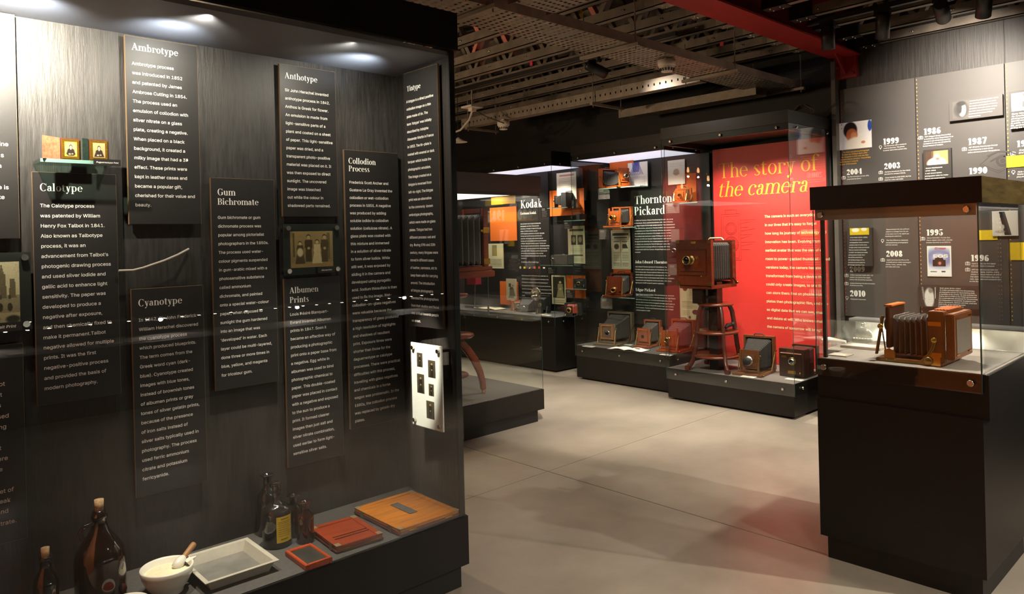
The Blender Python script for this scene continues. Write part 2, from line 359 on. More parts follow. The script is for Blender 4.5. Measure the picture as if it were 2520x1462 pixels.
# ---------------------------------------------------------------- flat prints (photographs, posters) painted on a fine grid
_pm = bpy.data.materials.new('photo_print'); _pm.use_nodes = True
_a = _pm.node_tree.nodes.new('ShaderNodeAttribute'); _a.attribute_name = 'Col'
_pm.node_tree.links.new(_a.outputs['Color'], _pm.node_tree.nodes['Principled BSDF'].inputs['Base Color']); _pm.node_tree.nodes['Principled BSDF'].inputs['Roughness'].default_value = .45
class Pic:
    def __init__(s, nx, ny, col):
        nx *= 2; ny *= 2; s.nx, s.ny = nx, ny; s.u, s.v = np.meshgrid((np.arange(nx) + .5) / nx, (np.arange(ny) + .5) / ny); s.c = np.empty((ny, nx, 3)); s.c[:] = s.k(col)
    @staticmethod
    def k(c):
        if isinstance(c, str): c = c.lstrip('#'); return np.array([int(c[i:i + 2], 16) / 255 for i in (0, 2, 4)])
        return np.array(c, float)
    def mix(s, a, col): a = np.clip(a, 0, 1)[..., None]; s.c = s.c * (1 - a) + s.k(col) * a; return s
    def ell(s, cx, cy, rx, ry, col, soft=.15, rot=0):
        du, dv = s.u - cx, s.v - cy; cr, sr = math.cos(rot), math.sin(rot)
        d = np.sqrt(((du * cr + dv * sr) / rx) ** 2 + ((-du * sr + dv * cr) / ry) ** 2); return s.mix((1 - d) / soft + .5, col)
    def rect(s, x0, y0, x1, y1, col): return s.mix(((s.u >= x0) & (s.u <= x1) & (s.v >= y0) & (s.v <= y1)) * 1., col)
    def trap(s, y0, y1, c0, w0, c1, w1, col):
        t = (s.v - y0) / (y1 - y0); c = c0 + (c1 - c0) * t; w = w0 + (w1 - w0) * t
        return s.mix(((t >= 0) & (t <= 1) & (np.abs(s.u - c) <= w)) * 1., col)
    def grad(s, col, a0, a1): return s.mix(a0 + (a1 - a0) * s.v, col)
    def noise(s, a): s.c = np.clip(s.c + rng.normal(0, a, s.c.shape[:2])[..., None], 0, 1); return s
    def rows(s, x0, y0, x1, y1, n, col, gap=.5, a=.8):
        t = ((s.v - y0) / (y1 - y0) * n) % 1; k = ((s.v >= y0) & (s.v <= y1) & (s.u >= x0) & (s.u <= x1) & (t < gap)); return s.mix(k * a * (.6 + .4 * rng.random(k.shape)), col)
    def fig(s, cx, y0, h, dress='#332a22', skin='#c9b595', skirt=False):
        w = h * .16 * s.ny / s.nx
        s.trap(y0, y0 + h * .55, cx, w * (1.5 if skirt else .8), cx, w * .8, dress); s.trap(y0 + h * .5, y0 + h * .82, cx, w * 1.0, cx, w * .9, dress)
        s.ell(cx, y0 + h * .93, w * .55, h * .085, '#2a221b', .3); s.ell(cx, y0 + h * .905, w * .48, h * .07, skin, .3); s.ell(cx, y0 + h * .5, w * .35, h * .05, skin, .4); return s
    def build(s, name, frame, o, w, h, parent, tilt=None, bend=None):
        nx, ny = s.nx, s.ny; M4 = fmat(frame, o)
        if tilt is not None: M4 = M4 @ tilt
        vs = [M4 @ Vector((i / nx * w, j / ny * h, 0)) for j in range(ny + 1) for i in range(nx + 1)]
        fs = [(j * (nx + 1) + i, j * (nx + 1) + i + 1, (j + 1) * (nx + 1) + i + 1, (j + 1) * (nx + 1) + i) for j in range(ny) for i in range(nx)]
        me = bpy.data.meshes.new(name); me.from_pydata(vs, [], fs); at = me.color_attributes.new('Col', 'FLOAT_COLOR', 'CORNER')
        c = s.c.reshape(-1, 3); c = np.where(c <= .04045, c / 12.92, ((c + .055) / 1.055) ** 2.4)
        cc = np.ones((len(fs) * 4, 4), np.float32); cc[:, :3] = np.repeat(c, 4, 0); at.data.foreach_set('color', cc.ravel())
        me.materials.append(_pm); me.update(); return link(name, me, parent)
# ================================================================ structure
XW = 6.45
fl = tag(box('floor', (-3, -3.2, -.05), (XW, 11, -.012), JOINT), 'grey beige polished concrete floor with thin saw-cut joints', None, kind='structure')
for x0, x1 in ((-3, 3.357), (3.363, XW)):
    for y0, y1 in ((-3.2, 3.287), (3.293, 11)):
        box('floor_slab', (x0, y0, -.0115), (x1, y1, 0), FLOOR, fl)
wb = tag(box('wall_back', (XW, -3.2, 0), (XW + .15, 11, 3.6), WALLM), kind='structure')
for nm, a, b in (('wall_left', (-3, 11, 0), (XW, 11.15, 3.6)), ('wall_right', (-3, -3.35, 0), (XW, -3.2, 3.6)), ('wall_front', (-3.15, -3.2, 0), (-3, 11, 3.6))):
    tag(box(nm, a, b, WALLM), kind='structure')
tag(box('ceiling', (-3, -3.2, 3.5), (XW, 11, 3.6), mat('ceiling_deck', '#2a2623', .7, var=.3, scale=3)), kind='structure')
tag(box('trim_1', (6.36, 2.665, 0), (6.45, 2.70, 2.95), mat('grey_corner_trim', '#6a6560', .3, var=.1, scale=3)), 'narrow grey upright trim between red case and timeline wall', None, kind='structure')
for y0, y1 in ((2.06, 2.655), (1.446, 2.052), (.83, 1.438), (.2, .822)):
    box('wall_panel', (6.445, y0, 2.712), (6.45, y1, 3.12), STAIN_E, wb)

# red I-beam across the ceiling
rb = thing('steel_beam', 'red painted steel I-beam crossing the ceiling to the back wall', 'beam', (6.4, 2.593, 2.98), world=True)
box('bottom_flange', (-2.9, 2.475, 2.98), (6.44, 2.711, 2.995), REDB, rb)
box('web_plate', (-2.9, 2.587, 2.995), (6.44, 2.599, 3.44), REDB, rb)
box('top_flange', (-2.9, 2.475, 3.44), (6.44, 2.711, 3.455), REDB, rb)
MB().box((6.40, 2.50, 2.80), (6.45, 2.69, 2.98)).build('wall_bracket', REDB, rb)
MB().add([(6.2, 2.587, 2.98), (6.4, 2.587, 2.98), (6.4, 2.587, 2.83), (6.2, 2.599, 2.98), (6.4, 2.599, 2.98), (6.4, 2.599, 2.83)], [(0, 2, 1), (3, 4, 5), (0, 1, 4, 3), (1, 2, 5, 4), (2, 0, 3, 5)]).build('gusset', REDB, rb)
for y in (2.53, 2.66):
    for z in (2.83, 2.9): MB().cyl((6.385, y, z), (6.4, y, z), .012, 6).build('bolt', REDB, rb)

# lattice joists either side of the beam
def joist(x, y0, y1, label, group, ph=0, red=()):
    zb = 3.03; j = thing('roof_joist', label, 'roof joist', (x, y0, zb), group=group, world=True)
    c = MB(); c.box((x - .03, y0, zb), (x + .03, y1, zb + .006)); c.box((x - .03, y0, zb), (x - .024, y1, zb + .07)); c.box((x + .024, y0, zb), (x + .03, y1, zb + .07)); c.build('bottom_chord', GALVD, j)
    box('top_chord', (x - .03, y0, zb + .36), (x + .03, y1, zb + .43), GALVD, j)
    y = y0 + .12 + ph; k = 0; bo = MB()
    while y < y1 - .3:
        a, b = ((y, y + .21) if k % 2 == 0 else (y + .21, y))
        MB().bar((x, a, zb + .04), (x, b, zb + .4), .036, .055, up=(1, 0, 0)).build('web_member', REDW if k in red else GALVD, j)
        for dz in (.035,): bo.ball((x - .033, y + .21 * (k % 2 == 0) - (.02 if k % 2 else -.02), zb + dz), .007, 4)
        y += .235; k += 1
    tag(bo.build('bolts', CHROME, j), kind='stuff')
    e = MB(); s = 1 if y0 > 2.5 else -1; ye = y0 if s > 0 else y1
    e.box((x - .05, ye, zb - .006), (x + .05, ye + s * .17, zb)); e.box((x - .05, ye, zb - .006), (x - .044, ye + s * .17, zb + .13)); e.build('end_bracket', TRACK if s < 0 else GALV, j)
    eb = MB()
    for dx in (-.025, .025):
        for dy in (.05, .12): eb.ball((x + dx, ye + s * dy, zb - .007), .008, 4)
    tag(eb.build('bracket_bolts', CHROME, j), kind='stuff')
ordn = ['nearest', 'second', 'third', 'fourth', 'fifth', 'sixth', 'seventh', 'eighth', 'ninth', 'tenth', 'eleventh']
for i, x in enumerate((6.04, 5.66, 5.28, 4.89, 4.50, 4.12, 3.73, 3.35, 2.96, 2.57)):
    joist(x, 2.72, 8.6, f'steel lattice joist left of the red beam, {ordn[i]} to the back wall', 'joists left of the red beam', ph=.05 * (i % 3), red=(range(0, 18, 2) if i in (6, 8) else range(1, 18, 2) if i in (7, 9) else (2, 6, 7, 10) if i == 5 else ()))
for i, (a, b) in enumerate(((2120, 117), (2077, 96), (2006, 77), (1954, 53), (1886, 27))):
    joist(pt(a, b, 'z', 3.03).x - .02, -3, 2.466, f'steel lattice joist right of the red beam, {ordn[i]} to the back wall', 'joists right of the red beam', ph=.07 * i)

# perforated cable trays on trapeze hangers
def perforated(mb, p, du, dv, nu, nv, su=.62, sv=.36):
    """plate with slots: p corner, du/dv cell vectors"""
    p, du, dv = Vector(p), Vector(du), Vector(dv)
    for i in range(nu):
        for j in range(nv):
            o = p + du * i + dv * j; a, b = (1 - su) / 2, (1 - sv) / 2
            O = [o, o + du, o + du + dv, o + dv]; I = [o + du * a + dv * b, o + du * (1 - a) + dv * b, o + du * (1 - a) + dv * (1 - b), o + du * a + dv * (1 - b)]
            mb.add(O + I, [(0, 1, 5, 4), (1, 2, 6, 5), (2, 3, 7, 6), (3, 0, 4, 7)])
def tray(label, p, along, L, across, Wd, h=.06, side_holes=False, solid=False):
    p, along, across = Vector(p), Vector(along), Vector(across)
    t = thing('cable_tray', label, 'cable tray', p, world=True)
    m = MB()
    if solid: m.box(p, p + along * L + across * Wd + Vector((0, 0, .002)))
    else: perforated(m, p, across * (Wd / 9), along * (.05), 9, int(L / .05))
    m.build('tray_bottom', GALV, t)
    for o, nm in ((p, 'side_wall'), (p + across * Wd, 'side_wall')):
        w = MB()
        if side_holes:
            perforated(w, o, along * .06, Vector((0, 0, h)), int(L / .06), 1, .22, .2)
        else: w.box(o, o + along * L + across * .002 + Vector((0, 0, h)))
        w.build(nm, GALV, t)
    if side_holes: MB().box(p + across * .02 + Vector((0, 0, .004)), p + along * L + across * (Wd - .01) + Vector((0, 0, h * .92))).build('hole_shade_fill', TRACK, t)  # black fill added inside so the side holes read as dark
    return t
ZT = 2.75
tray('broad perforated cable tray running along under the joists', (2.2, 2.93, ZT), (1, 0, 0), 4.1, (0, 1, 0), .345)
tray('short perforated cable tray branching off toward the red beam', (2.74, .6, ZT + .02), (0, 1, 0), 2.3, (1, 0, 0), .3)
tray('perforated tray with holed side, hung below the far joists', (5.23, 3.28, ZT - .01), (0, 1, 0), 3.1, (1, 0, 0), .1, .1, True)
tray('farthest dim cable tray above the black display cases', (5.9, 3.15, 2.69), (0, 1, 0), 1.5, (1, 0, 0), .18, .08)
def trapeze(label, a, b, z, top=3.03):
    a, b = Vector((*a, z)), Vector((*b, z)); t = thing('trapeze_hanger', label, 'hanger', a, world=True, group='trapeze hangers')
    MB().bar(a, b, .03, .022).build('strut', GALV, t)
    d = (b - a).normalized()
    for p in (a + d * .03, b - d * .03): MB().cyl(p - Vector((0, 0, .03)), (p.x, p.y, top), .005, 6).build('threaded_rod', GALV, t)
trapeze('strut hanger under the broad cable tray, nearest of the four', (2.62, 2.86), (2.62, 3.36), ZT - .016)
trapeze('strut hanger under the broad cable tray beside the black spotlight', (3.86, 2.86), (3.86, 3.36), ZT - .016)
trapeze('strut hanger where the two perforated cable trays meet', (5.1, 2.86), (5.1, 3.36), ZT - .016)
trapeze('strut hanger at the far end of the broad cable tray', (6.2, 2.86), (6.2, 3.36), ZT - .016)
trapeze('strut hanger under the holed tray near its middle', (5.18, 4.4), (5.65, 4.4), ZT - .03)
trapeze('strut hanger under the holed tray at its far left', (5.18, 6.2), (5.65, 6.2), ZT - .03)

# black lighting tracks and spotlights
def light_track(label, a, b):
    t = thing('lighting_track', label, 'light track', a, world=True); MB().bar(a, b, .035, .035).build('rail', TRACK, t); return t
light_track('black lighting track under the joists left of red beam', (4.72, 3.15, 3.012), (4.72, 7.5, 3.012))
light_track('black lighting track under the joists right of red beam', (5.28, -2.5, 3.012), (5.28, 2.4, 3.012))
def spotlight(label, p, aim, power, size=50, blend=.5, col=(1, .9, .77), lit=True, r=.04, ln=.13, group='track spotlights'):
    """track spotlight: p = pivot below the rail, aim = point it is turned to"""
    p = Vector(p); d = (Vector(aim) - p).normalized()
    t = thing('track_spotlight', label, 'spotlight', p, world=True, group=group)
    MB().box((p.x - .02, p.y - .05, p.z + .05), (p.x + .02, p.y + .05, p.z + .1)).build('adapter', TRACK, t)
    MB().cyl(p + Vector((0, 0, .06)), p, .012, 8).build('stem', TRACK, t)
    a = p - d * ln * .4; b = p + d * ln * .6
    MB().tube([a, a + d * .01, b, b, a + d * ln * .55], [r * .8, r, r, r * .9, r * .88], 20, True).build('lamp_housing', TRACK, t)
    if lit:
        MB().tube([a + d * ln * .56, a + d * ln * .57], [r * .86, r * .86], 20, True).build('lamp_face', glow('lamp_face_glow', '#fff1dc', 3), t)
    if power:
        l = bpy.data.lights.new('spot', 'SPOT'); l.energy = power; l.spot_size = math.radians(size); l.spot_blend = blend; l.color = col; l.shadow_soft_size = .03
        o = bpy.data.objects.new('lamp_light', l); COL.objects.link(o); o.parent = t; o.matrix_parent_inverse = Matrix.Translation(-t.location)
        o.location = b + d * .01; o.rotation_euler = d.to_track_quat('-Z', 'Y').to_euler()
    return t
spotlight('black spotlight on the left track, pointing down past the cable tray', (4.72, 3.96, 2.9), (5.24, 3.62, 2.6), 7, 70, 1, r=.045, ln=.19, lit=False)
spotlight('black spotlight on the right track, hanging in front of the beam end', (5.28, 2.255, 2.9), (5.45, 2.25, 0), 60, 80, .9, r=.045, ln=.17, lit=False)
spotlight('black spotlight on right track, second from the beam', (5.28, 1.88, 2.9), (6.1, 2.3, .9), 40, 90, .9, r=.045, ln=.17, lit=False)
spotlight('black spotlight on right track with its bright lens showing', (5.28, 1.52, 2.9), (6.42, 1.72, 2.5), 112, 78, 1, r=.045, ln=.17)
spotlight('black spotlight on right track, farthest from the beam', (5.28, 1.28, 2.9), (6.42, 1.75, 1.5), 78, 84, 1, r=.045, ln=.17, lit=False)
# cluster of bare filament bulbs hung over the aisle behind the big case
def pendant(label, p, e):
    t = thing('pendant_bulb', label, 'pendant lamp', p, group='filament bulbs')
    MB().lathe([(.0005, -.03), (.01, -.027), (.017, -.01), (.017, .005), (.011, .03), (.008, .05), (.0005, .05)]).build('glass_bulb', glow('filament_glow', '#ffb978', 5), t)
    MB().lathe([(.015, .045), (.018, .05), (.018, .09), (.006, .1), (.0005, .1)]).build('lampholder', TRACK, t); MB().cyl((0, 0, .1), (0, 0, 3.5 - p[2]), .004, 6).build('flex', TRACK, t)
    l = bpy.data.lights.new('bulb', 'POINT'); l.energy = e; l.color = (1, .72, .45); l.shadow_soft_size = .01
    o = bpy.data.objects.new('bulb_light', l); COL.objects.link(o); o.parent = t; o.location = (0, 0, -.09)
for p, lb in (((2.0, 5.99, 2.42), 'bare filament bulb, highest of the cluster mirrored in glass'), ((2.0, 5.82, 2.40), 'bare filament bulb beside the highest one'), ((2.0, 5.66, 2.27), 'bare filament bulb, rightmost of the mirrored cluster'), ((2.0, 6.1, 2.19), 'bare filament bulb, lowest of the cluster')): pendant(lb, p, 14)

# small ceiling fittings
def smoke_detector(label, p, s=1):
    t = thing('smoke_detector', label, 'smoke detector', p, group='smoke detectors')
    MB().lathe([(.001, .05 * s), (.055 * s, .05 * s), (.055 * s, .018 * s), (.05 * s, .012 * s), (.001, .012 * s)]).build('base_ring', PLAST, t)
    MB().lathe([(.05 * s, .012 * s), (.04 * s, -.008 * s), (.034 * s, -.022 * s), (.001, -.026 * s)]).build('sensor_cap', PLAST, t)
    for k in range(14):
        a = k / 14 * 2 * PI; MB().bar((math.cos(a) * .038 * s, math.sin(a) * .038 * s, -.019 * s), (math.cos(a) * .046 * s, math.sin(a) * .046 * s, -.003 * s), .008 * s, .003).build('vent_slot', TRACK, t)
    MB().cyl((0, 0, .05 * s), (0, 0, .064 * s + .004), .02, 8).build('mount', PLAST, t)
smoke_detector('white smoke detector below the perforated cable tray', pt(1641, 168, 'z', 2.682), 1.15)
smoke_detector('white smoke detector below the holed tray at its left end', pt(1239, 313, 'z', 2.662), 1.2)
ap = thing('wireless_unit', 'small white square ceiling unit with hanging cables beside large case', 'ceiling unit', pt(1162, 266, 'x', 4.89))
MB().box((-.08, -.08, 0), (.08, .08, .018)).build('square_plate', PLAST, ap); MB().box((-.03, -.03, -.035), (.03, .03, 0)).build('socket', PLAST, ap)
MB().tube([(0, 0, -.03), (-.02, .03, -.12), (-.08, .1, -.22), (-.2, .22, -.28)], .01).build('cable', PLAST, ap)
MB().tube([(.02, 0, -.02), (.1, -.12, -.1), (.16, -.3, -.18)], .006).build('cable', TRACK, ap)
MB().cyl((0, 0, .018), (0, 0, 3.035 - ap.location.z), .008).build('drop_rod', GALV, ap)
cn = thing('pendant_lamp', 'small white cone lamp at the right edge of the large case', 'pendant lamp', pt(1128, 350, 'x', 5.0))
MB().lathe([(.012, .05), (.02, .04), (.1, 0), (.096, 0), (.001, .035)]).build('cone', PLAST, cn); MB().cyl((0, 0, .04), (0, 0, 1.2), .004, 6).build('flex', TRACK, cn)
tgm = mat('red_marker_tape', '#d8283c', .6)
for k, (a, b, x, lb) in enumerate(((1776, 102, 5.28, 'red tape tag hanging from a joist beside the red beam'), (1307, 152, 4.5, 'red tape tag hanging from a joist above the black track'))):
    p = pt(a, b, 'x', x); tag(MB().bar(p + Vector((0, 0, .035)), p - Vector((0, 0, .035)), .03, .002, up=(1, 0, 0)).build('tape_tag', tgm), lb, 'tape tag')
p = pt(1430, 33, 'x', 3.35); tag(MB().add([p + Vector((0, 0, .03)), p + Vector((0, .02, 0)), p - Vector((0, 0, .035)), p + Vector((0, -.02, .0)), p + Vector((.01, 0, 0))], [(0, 1, 4), (1, 2, 4), (2, 3, 4), (3, 0, 4), (0, 3, 2, 1)]).build('tape_tag', mat('yellow_tape', '#d6c21c', .6)), 'yellow tape tag on a joist beside the cable tray', 'tape tag')
# loose cables on the wall
c = [pt(a, b, 'x', 6.4) for a, b in ((2046, 150), (2050, 185), (2058, 215), (2055, 245), (2038, 270), (2020, 289))]
tag(MB().tube(c, .006).build('cable', mat('brown_cable', '#57493c', .5)), 'thin brown cable running down the wall from the red beam', 'cable')
ctr = pt(1975, 280, 'x', 6.1); cp = []
for k in range(60):
    a = k / 60 * 2 * PI * 2.3; r = .10 + .015 * math.sin(k * .4); cp.append(ctr + Vector((.02 * math.sin(k * .3), r * math.cos(a), .07 * math.sin(a) * (1 + .2 * math.sin(k)) * .9)))
tag(MB().tube(cp, .006, 6).build('cable_coil', mat('brown_cable', '#57493c', .5)), 'coil of brown cable lying on top of the red case', 'cable')
# ================================================================ large wall case (left)
c1 = thing('wall_case', 'huge black display case with printed process panels behind glass', 'display case', (1.2, 2.7, 0), world=True)
XL = -.9
def wedge(name, x0, xf, xb, y0, y1, z0, z1, m, xr0=None):
    """slab whose right end runs from xf at the front to xb at the back"""
    x0b = x0 if xr0 is None else xr0
    return MB().add([(x0, y0, z0), (xf, y0, z0), (xb, y1, z0), (x0b, y1, z0), (x0, y0, z1), (xf, y0, z1), (xb, y1, z1), (x0b, y1, z1)], [(0, 3, 2, 1), (4, 5, 6, 7), (0, 1, 5, 4), (1, 2, 6, 5), (2, 3, 7, 6), (3, 0, 4, 7)]).build(name, m, c1)
wedge('plinth', XL, 1.985, 2.045, 2.482, 2.96, 0, .103, PLINTH)
wedge('base', XL, 2.005, 2.07, 2.45, 2.975, .103, .31, BLACK)
wedge('deck', XL, 1.985, 2.045, 2.468, 2.945, .31, .313, DECK)
box('back_board', (XL, 2.945, .31), (2.062, 2.975, 2.36), STAIN, c1)
wedge('end_board', 1.985, 2.005, 2.062, 2.47, 2.945, .31, 2.36, STAIN_E, 2.042)
box('front_post', (1.972, 2.464, .31), (1.998, 2.47, 2.32), BLACK, c1)
wedge('header', XL, 2.012, 2.015, 2.45, 2.475, 2.315, 2.475, BLACK)
wedge('soffit', XL, 2.012, 2.07, 2.475, 2.975, 2.292, 2.31, mat('soffit_satin_grey', '#8e9098', .55, spec=.4))
wedge('top_board', XL, 2.012, 2.07, 2.475, 2.975, 2.46, 2.475, BLACK)
box('glass_pane', (XL, 2.455, .306), (1.998, 2.463, 2.325), GLASS, c1)
# bodiless lamps inside the cases: header rows and added uplights
def case_lamp(parent, p, aim, power, size, blend=.8, col=(1, .9, .76), r=.012):
    p = Vector(p); d = (Vector(aim) - p).normalized()
    l = bpy.data.lights.new('case_lamp', 'SPOT'); l.energy = power; l.spot_size = math.radians(size); l.spot_blend = blend; l.color = col; l.shadow_soft_size = r
    o = bpy.data.objects.new('case_lamp', l); COL.objects.link(o); o.parent = parent; o.matrix_parent_inverse = Matrix.Translation(-parent.location)
    o.location = p; o.rotation_euler = d.to_track_quat('-Z', 'Y').to_euler(); return o
PY = 2.915
def text_panel(label, x0, x1, z0, z1, frame='A', plane=PY, th=.012, name='text_panel', cat='text panel'):
    """x0, x1: extent along the wall (X for frame A, Y for frame B)"""
    lo, hi = min(x0, x1), max(x0, x1)
    if frame == 'A':
        t = thing(name, label, cat, ((lo + hi) / 2, plane, z0), world=True)
        box('board', (lo, plane, z0), (hi, plane + th, z1), EDGE, t); box('printed_face', (lo + .0012, plane - .0008, z0 + .0012), (hi - .0012, plane, z1 - .0012), PANEL, t)
        for x in (lo + .05, hi - .05):
            for z in (z0 + .08, z1 - .08): box('spacer', (x - .01, plane + th, z - .01), (x + .01, 2.9447, z + .01), BLACK2, t)
    else:
        t = thing(name, label, cat, (plane, (lo + hi) / 2, z0), world=True)
        box('board', (plane, lo, z0), (plane + th, hi, z1), EDGE, t); box('printed_face', (plane - .0008, lo + .0012, z0 + .0012), (plane, hi - .0012, z1 - .0012), PANEL, t)
    return t
def wall_panel_px(label, TL, TR, BL, BR):
    a, b, c, d = [pt(*p, 'y', PY) for p in (TL, TR, BL, BR)]
    return text_panel(label, (a.x + c.x) / 2, (b.x + d.x) / 2, (c.z + d.z) / 2, min(2.288, (a.z + b.z) / 2))
TX = dict(
 Ambrotype=['Ambrotype process', 'was introduced in 1852', 'and patented by James', 'Ambrose Cutting in 1854.', 'The process used an', 'emulsion of collodion with', 'silver nitrate on a glass', 'plate, creating a negative.', 'When placed on a black', 'background, it created a', 'milky image that had a 3D', 'effect. These prints were', 'kept in leather cases and', 'became a popular gift,', 'cherished for their value and', 'beauty.'],
 Calotype=['The Calotype process', 'was patented by William', 'Henry Fox Talbot in 1841.', 'Also known as Talbotype', 'process, it was an', "advancement from Talbot\u2019s", 'photogenic drawing process', 'and used silver iodide and', 'gallic acid to enhance light', 'sensitivity. The paper was', 'developed to produce a', 'negative after exposure,', 'and then chemically fixed to', 'make it permanent.Talbot', 'negative allowed for multiple', 'prints. It was the first', 'negative-positive process', 'and provided the basis of', 'modern photography.'],
 Cyanotype=['In 1842, Sir John Frederick', 'William Herschel discovered', 'the cyanotype process', 'which produced blueprints.', 'The term comes from the', 'Greek word cyan (dark-', 'blue). Cyanotype created', 'images with blue tones,', 'instead of brownish tones', 'of albumen prints or gray', 'tones of silver gelatin prints,', 'because of the presence', 'of iron salts instead of', 'silver salts typically used in', 'photography. The process', 'used ferric ammonium', 'citrate and potassium', 'ferricyanide.'],
 Gum=['Gum bichromate or gum', 'dichromate process was', 'popular among pictorialist', 'photographers in the 1850s.', 'The process used water-', 'colour pigments suspended', 'in gum-arabic mixed with a', 'photosensitive substance', 'called ammonium', 'dichromate, and painted', 'onto a special water-colour', 'paper, when exposed to', 'sunlight the gum hardened', 'into an image that was', '\u2018developed\u2019 in water. Each', 'layer could be multi-layered,', 'done three or more times in', 'blue, yellow, and magenta', 'for tricolour gum.'],
 Anthotype=['Sir John Herschel invented', 'anthotype process in 1842.', 'Anthos is Greek for flower.', 'An emulsion is made from', 'light-sensitive parts of a', 'plant and coated on a sheet', 'of paper. This light-sensitive', 'paper was dried, and a', 'transparent photo-positive', 'material was placed on it. It', 'was then exposed to direct', 'sunlight. The uncovered', 'image was bleached', 'out while the colour in', 'shadowed parts remained.'],
 Albumen=['Louis D\u00e9sir\u00e9 Blanquart-', 'Evrard invented Albumen', 'prints in 1847. Soon it', 'became an effective way of', 'producing a photographic', 'print onto a paper base from', 'a negative. Egg white in', 'albumen was used to bind', 'photographic chemical to', 'paper. This double-coated', 'paper was placed in contact', 'with a negative and exposed', 'to the sun to produce a', 'print. It formed clearer', 'images than just salt and', 'silver nitrate combination,', 'used earlier to form light-', 'sensitive silver salts.'],
 Collodion=['Frederick Scott Archer and', 'Gustave Le Gray invented the', 'collodion or wet-collodion', 'process in 1851. A negative', 'was produced by adding', 'soluble iodide to collodion', 'solution (cellulose nitrate). A', 'glass plate was coated with', 'this mixture and immersed', 'in a solution of silver nitrate', 'to form silver iodide. While', 'still wet, it was exposed by', 'sliding it in the camera and', 'developed using pyrogallic', 'acid. Sodium thiosulfate is then', 'used to fix the image. Wet-', 'collodion-on-glass negatives', 'were valuable because the', 'transparency of glass produced', 'a high resolution of highlights', 'and shadows of resultant', 'print. Exposure times were', 'shorter than those for the', 'daguerreotype or calotype', 'processes. There were practical', 'difficulties with this process,', 'travelling with glass negatives', 'and chemicals in a horse', 'wagon was problematic. In the', '1880s, the collodion process', 'was replaced by gelatin dry', 'plates.'],
 Tintype=['A tintype is a direct positive', 'collodion image on a thin', 'plate made of tin. The', 'term \u2018tintype\u2019 was initially', 'described by Adolphe', 'Alexander Martin in France', 'in 1853. The tin-plate is', 'coated with enamel or dark', 'lacquer which holds the', 'photographic emulsion.', 'The image created on a', 'tintype is reversed from', 'left-to-right. The tintype', 'print was an alternative', 'to the commonly  known', 'ambrotype photographs,', 'which were made on glass', 'plates. Tintype had two', 'different process: wet and', 'dry. During 19th and 20th', 'century, many tintypes were', 'stored in different cases', 'of leather, canvases, etc to', 'keep them safe for carrying', 'around. The introduction', 'of tintype photography', 'liberated the photographers', 'from their studios and focus', 'was shifted towards people', 'on street.'])
for key, TL, TR, BL, BR, heads, pF, pZ, idx, pR in (
  ('Ambrotype', (306, 85.5), (486, 113.6), (318, 553), (495, 550.5), [('Ambrotype', (324, 122), (438, 137))], (324, 159), (333, 508), 1, (448, 196.5)),
  ('Calotype', (79, 422), (286, 430), (90.6, 999), (297.5, 970), [('Calotype', (97.6, 470), (203, 471))], (98, 510), (107.8, 960.8), 6, (272, 654)),
  ('Cyanotype', (323.6, 711.6), (500.7, 702), (333.8, 1224.8), (509.5, 1185), [('Cyanotype', (340, 754.5), (448, 749))], (340.8, 792), (347.8, 1184), 10, (489, 1002)),
  ('Gum', (518.8, 436.6), (675, 443), (529.3, 962), (685.5, 939.4), [('Gum', (535, 480.5), (579, 479.5)), ('Bichromate', (535, 503.8), (636, 505.5))], (535.3, 538.7), (542.5, 928), 15, (666.7, 850)),
  ('Anthotype', (687.4, 157.4), (824.4, 175.9), (695.6, 532.8), (833, 532.8), [('Anthotype', (700.5, 192.3), (780.5, 202.6))], (700.5, 224.3), (707.5, 509), 9, (814.6, 410.6)),
  ('Albumen', (699.4, 686.5), (838, 680), (708.3, 1150), (844.3, 1121), [('Albumen', (712.6, 722.3), (783, 719.7)), ('Prints', (712.6, 746), (759.6, 743.7))], (713, 777.6), (719.7, 1121), 11, (830, 982)),
  ('Collodion', (846.2, 367.9), (978.7, 377.7), (863, 1056), (994.8, 1029), [('Collodion', (857.2, 402.4), (924, 404.4)), ('Process', (857.6, 421.2), (909, 423))], (858.9, 451.6), (873.6, 1040), 14, (976, 709))):
    t = wall_panel_px(f'tall black text panel headed {" ".join(h[0] for h in heads)} in white serif letters', TL, TR, BL, BR)
    for h in heads: serif_obj('heading', h[0], WHITE, 'A', h[1], h[2], 'y', PY, t, T=.16)
    body_obj('body_text', TX[key], WHITE, 'A', pF, pZ, idx, pR, 'y', PY, t)
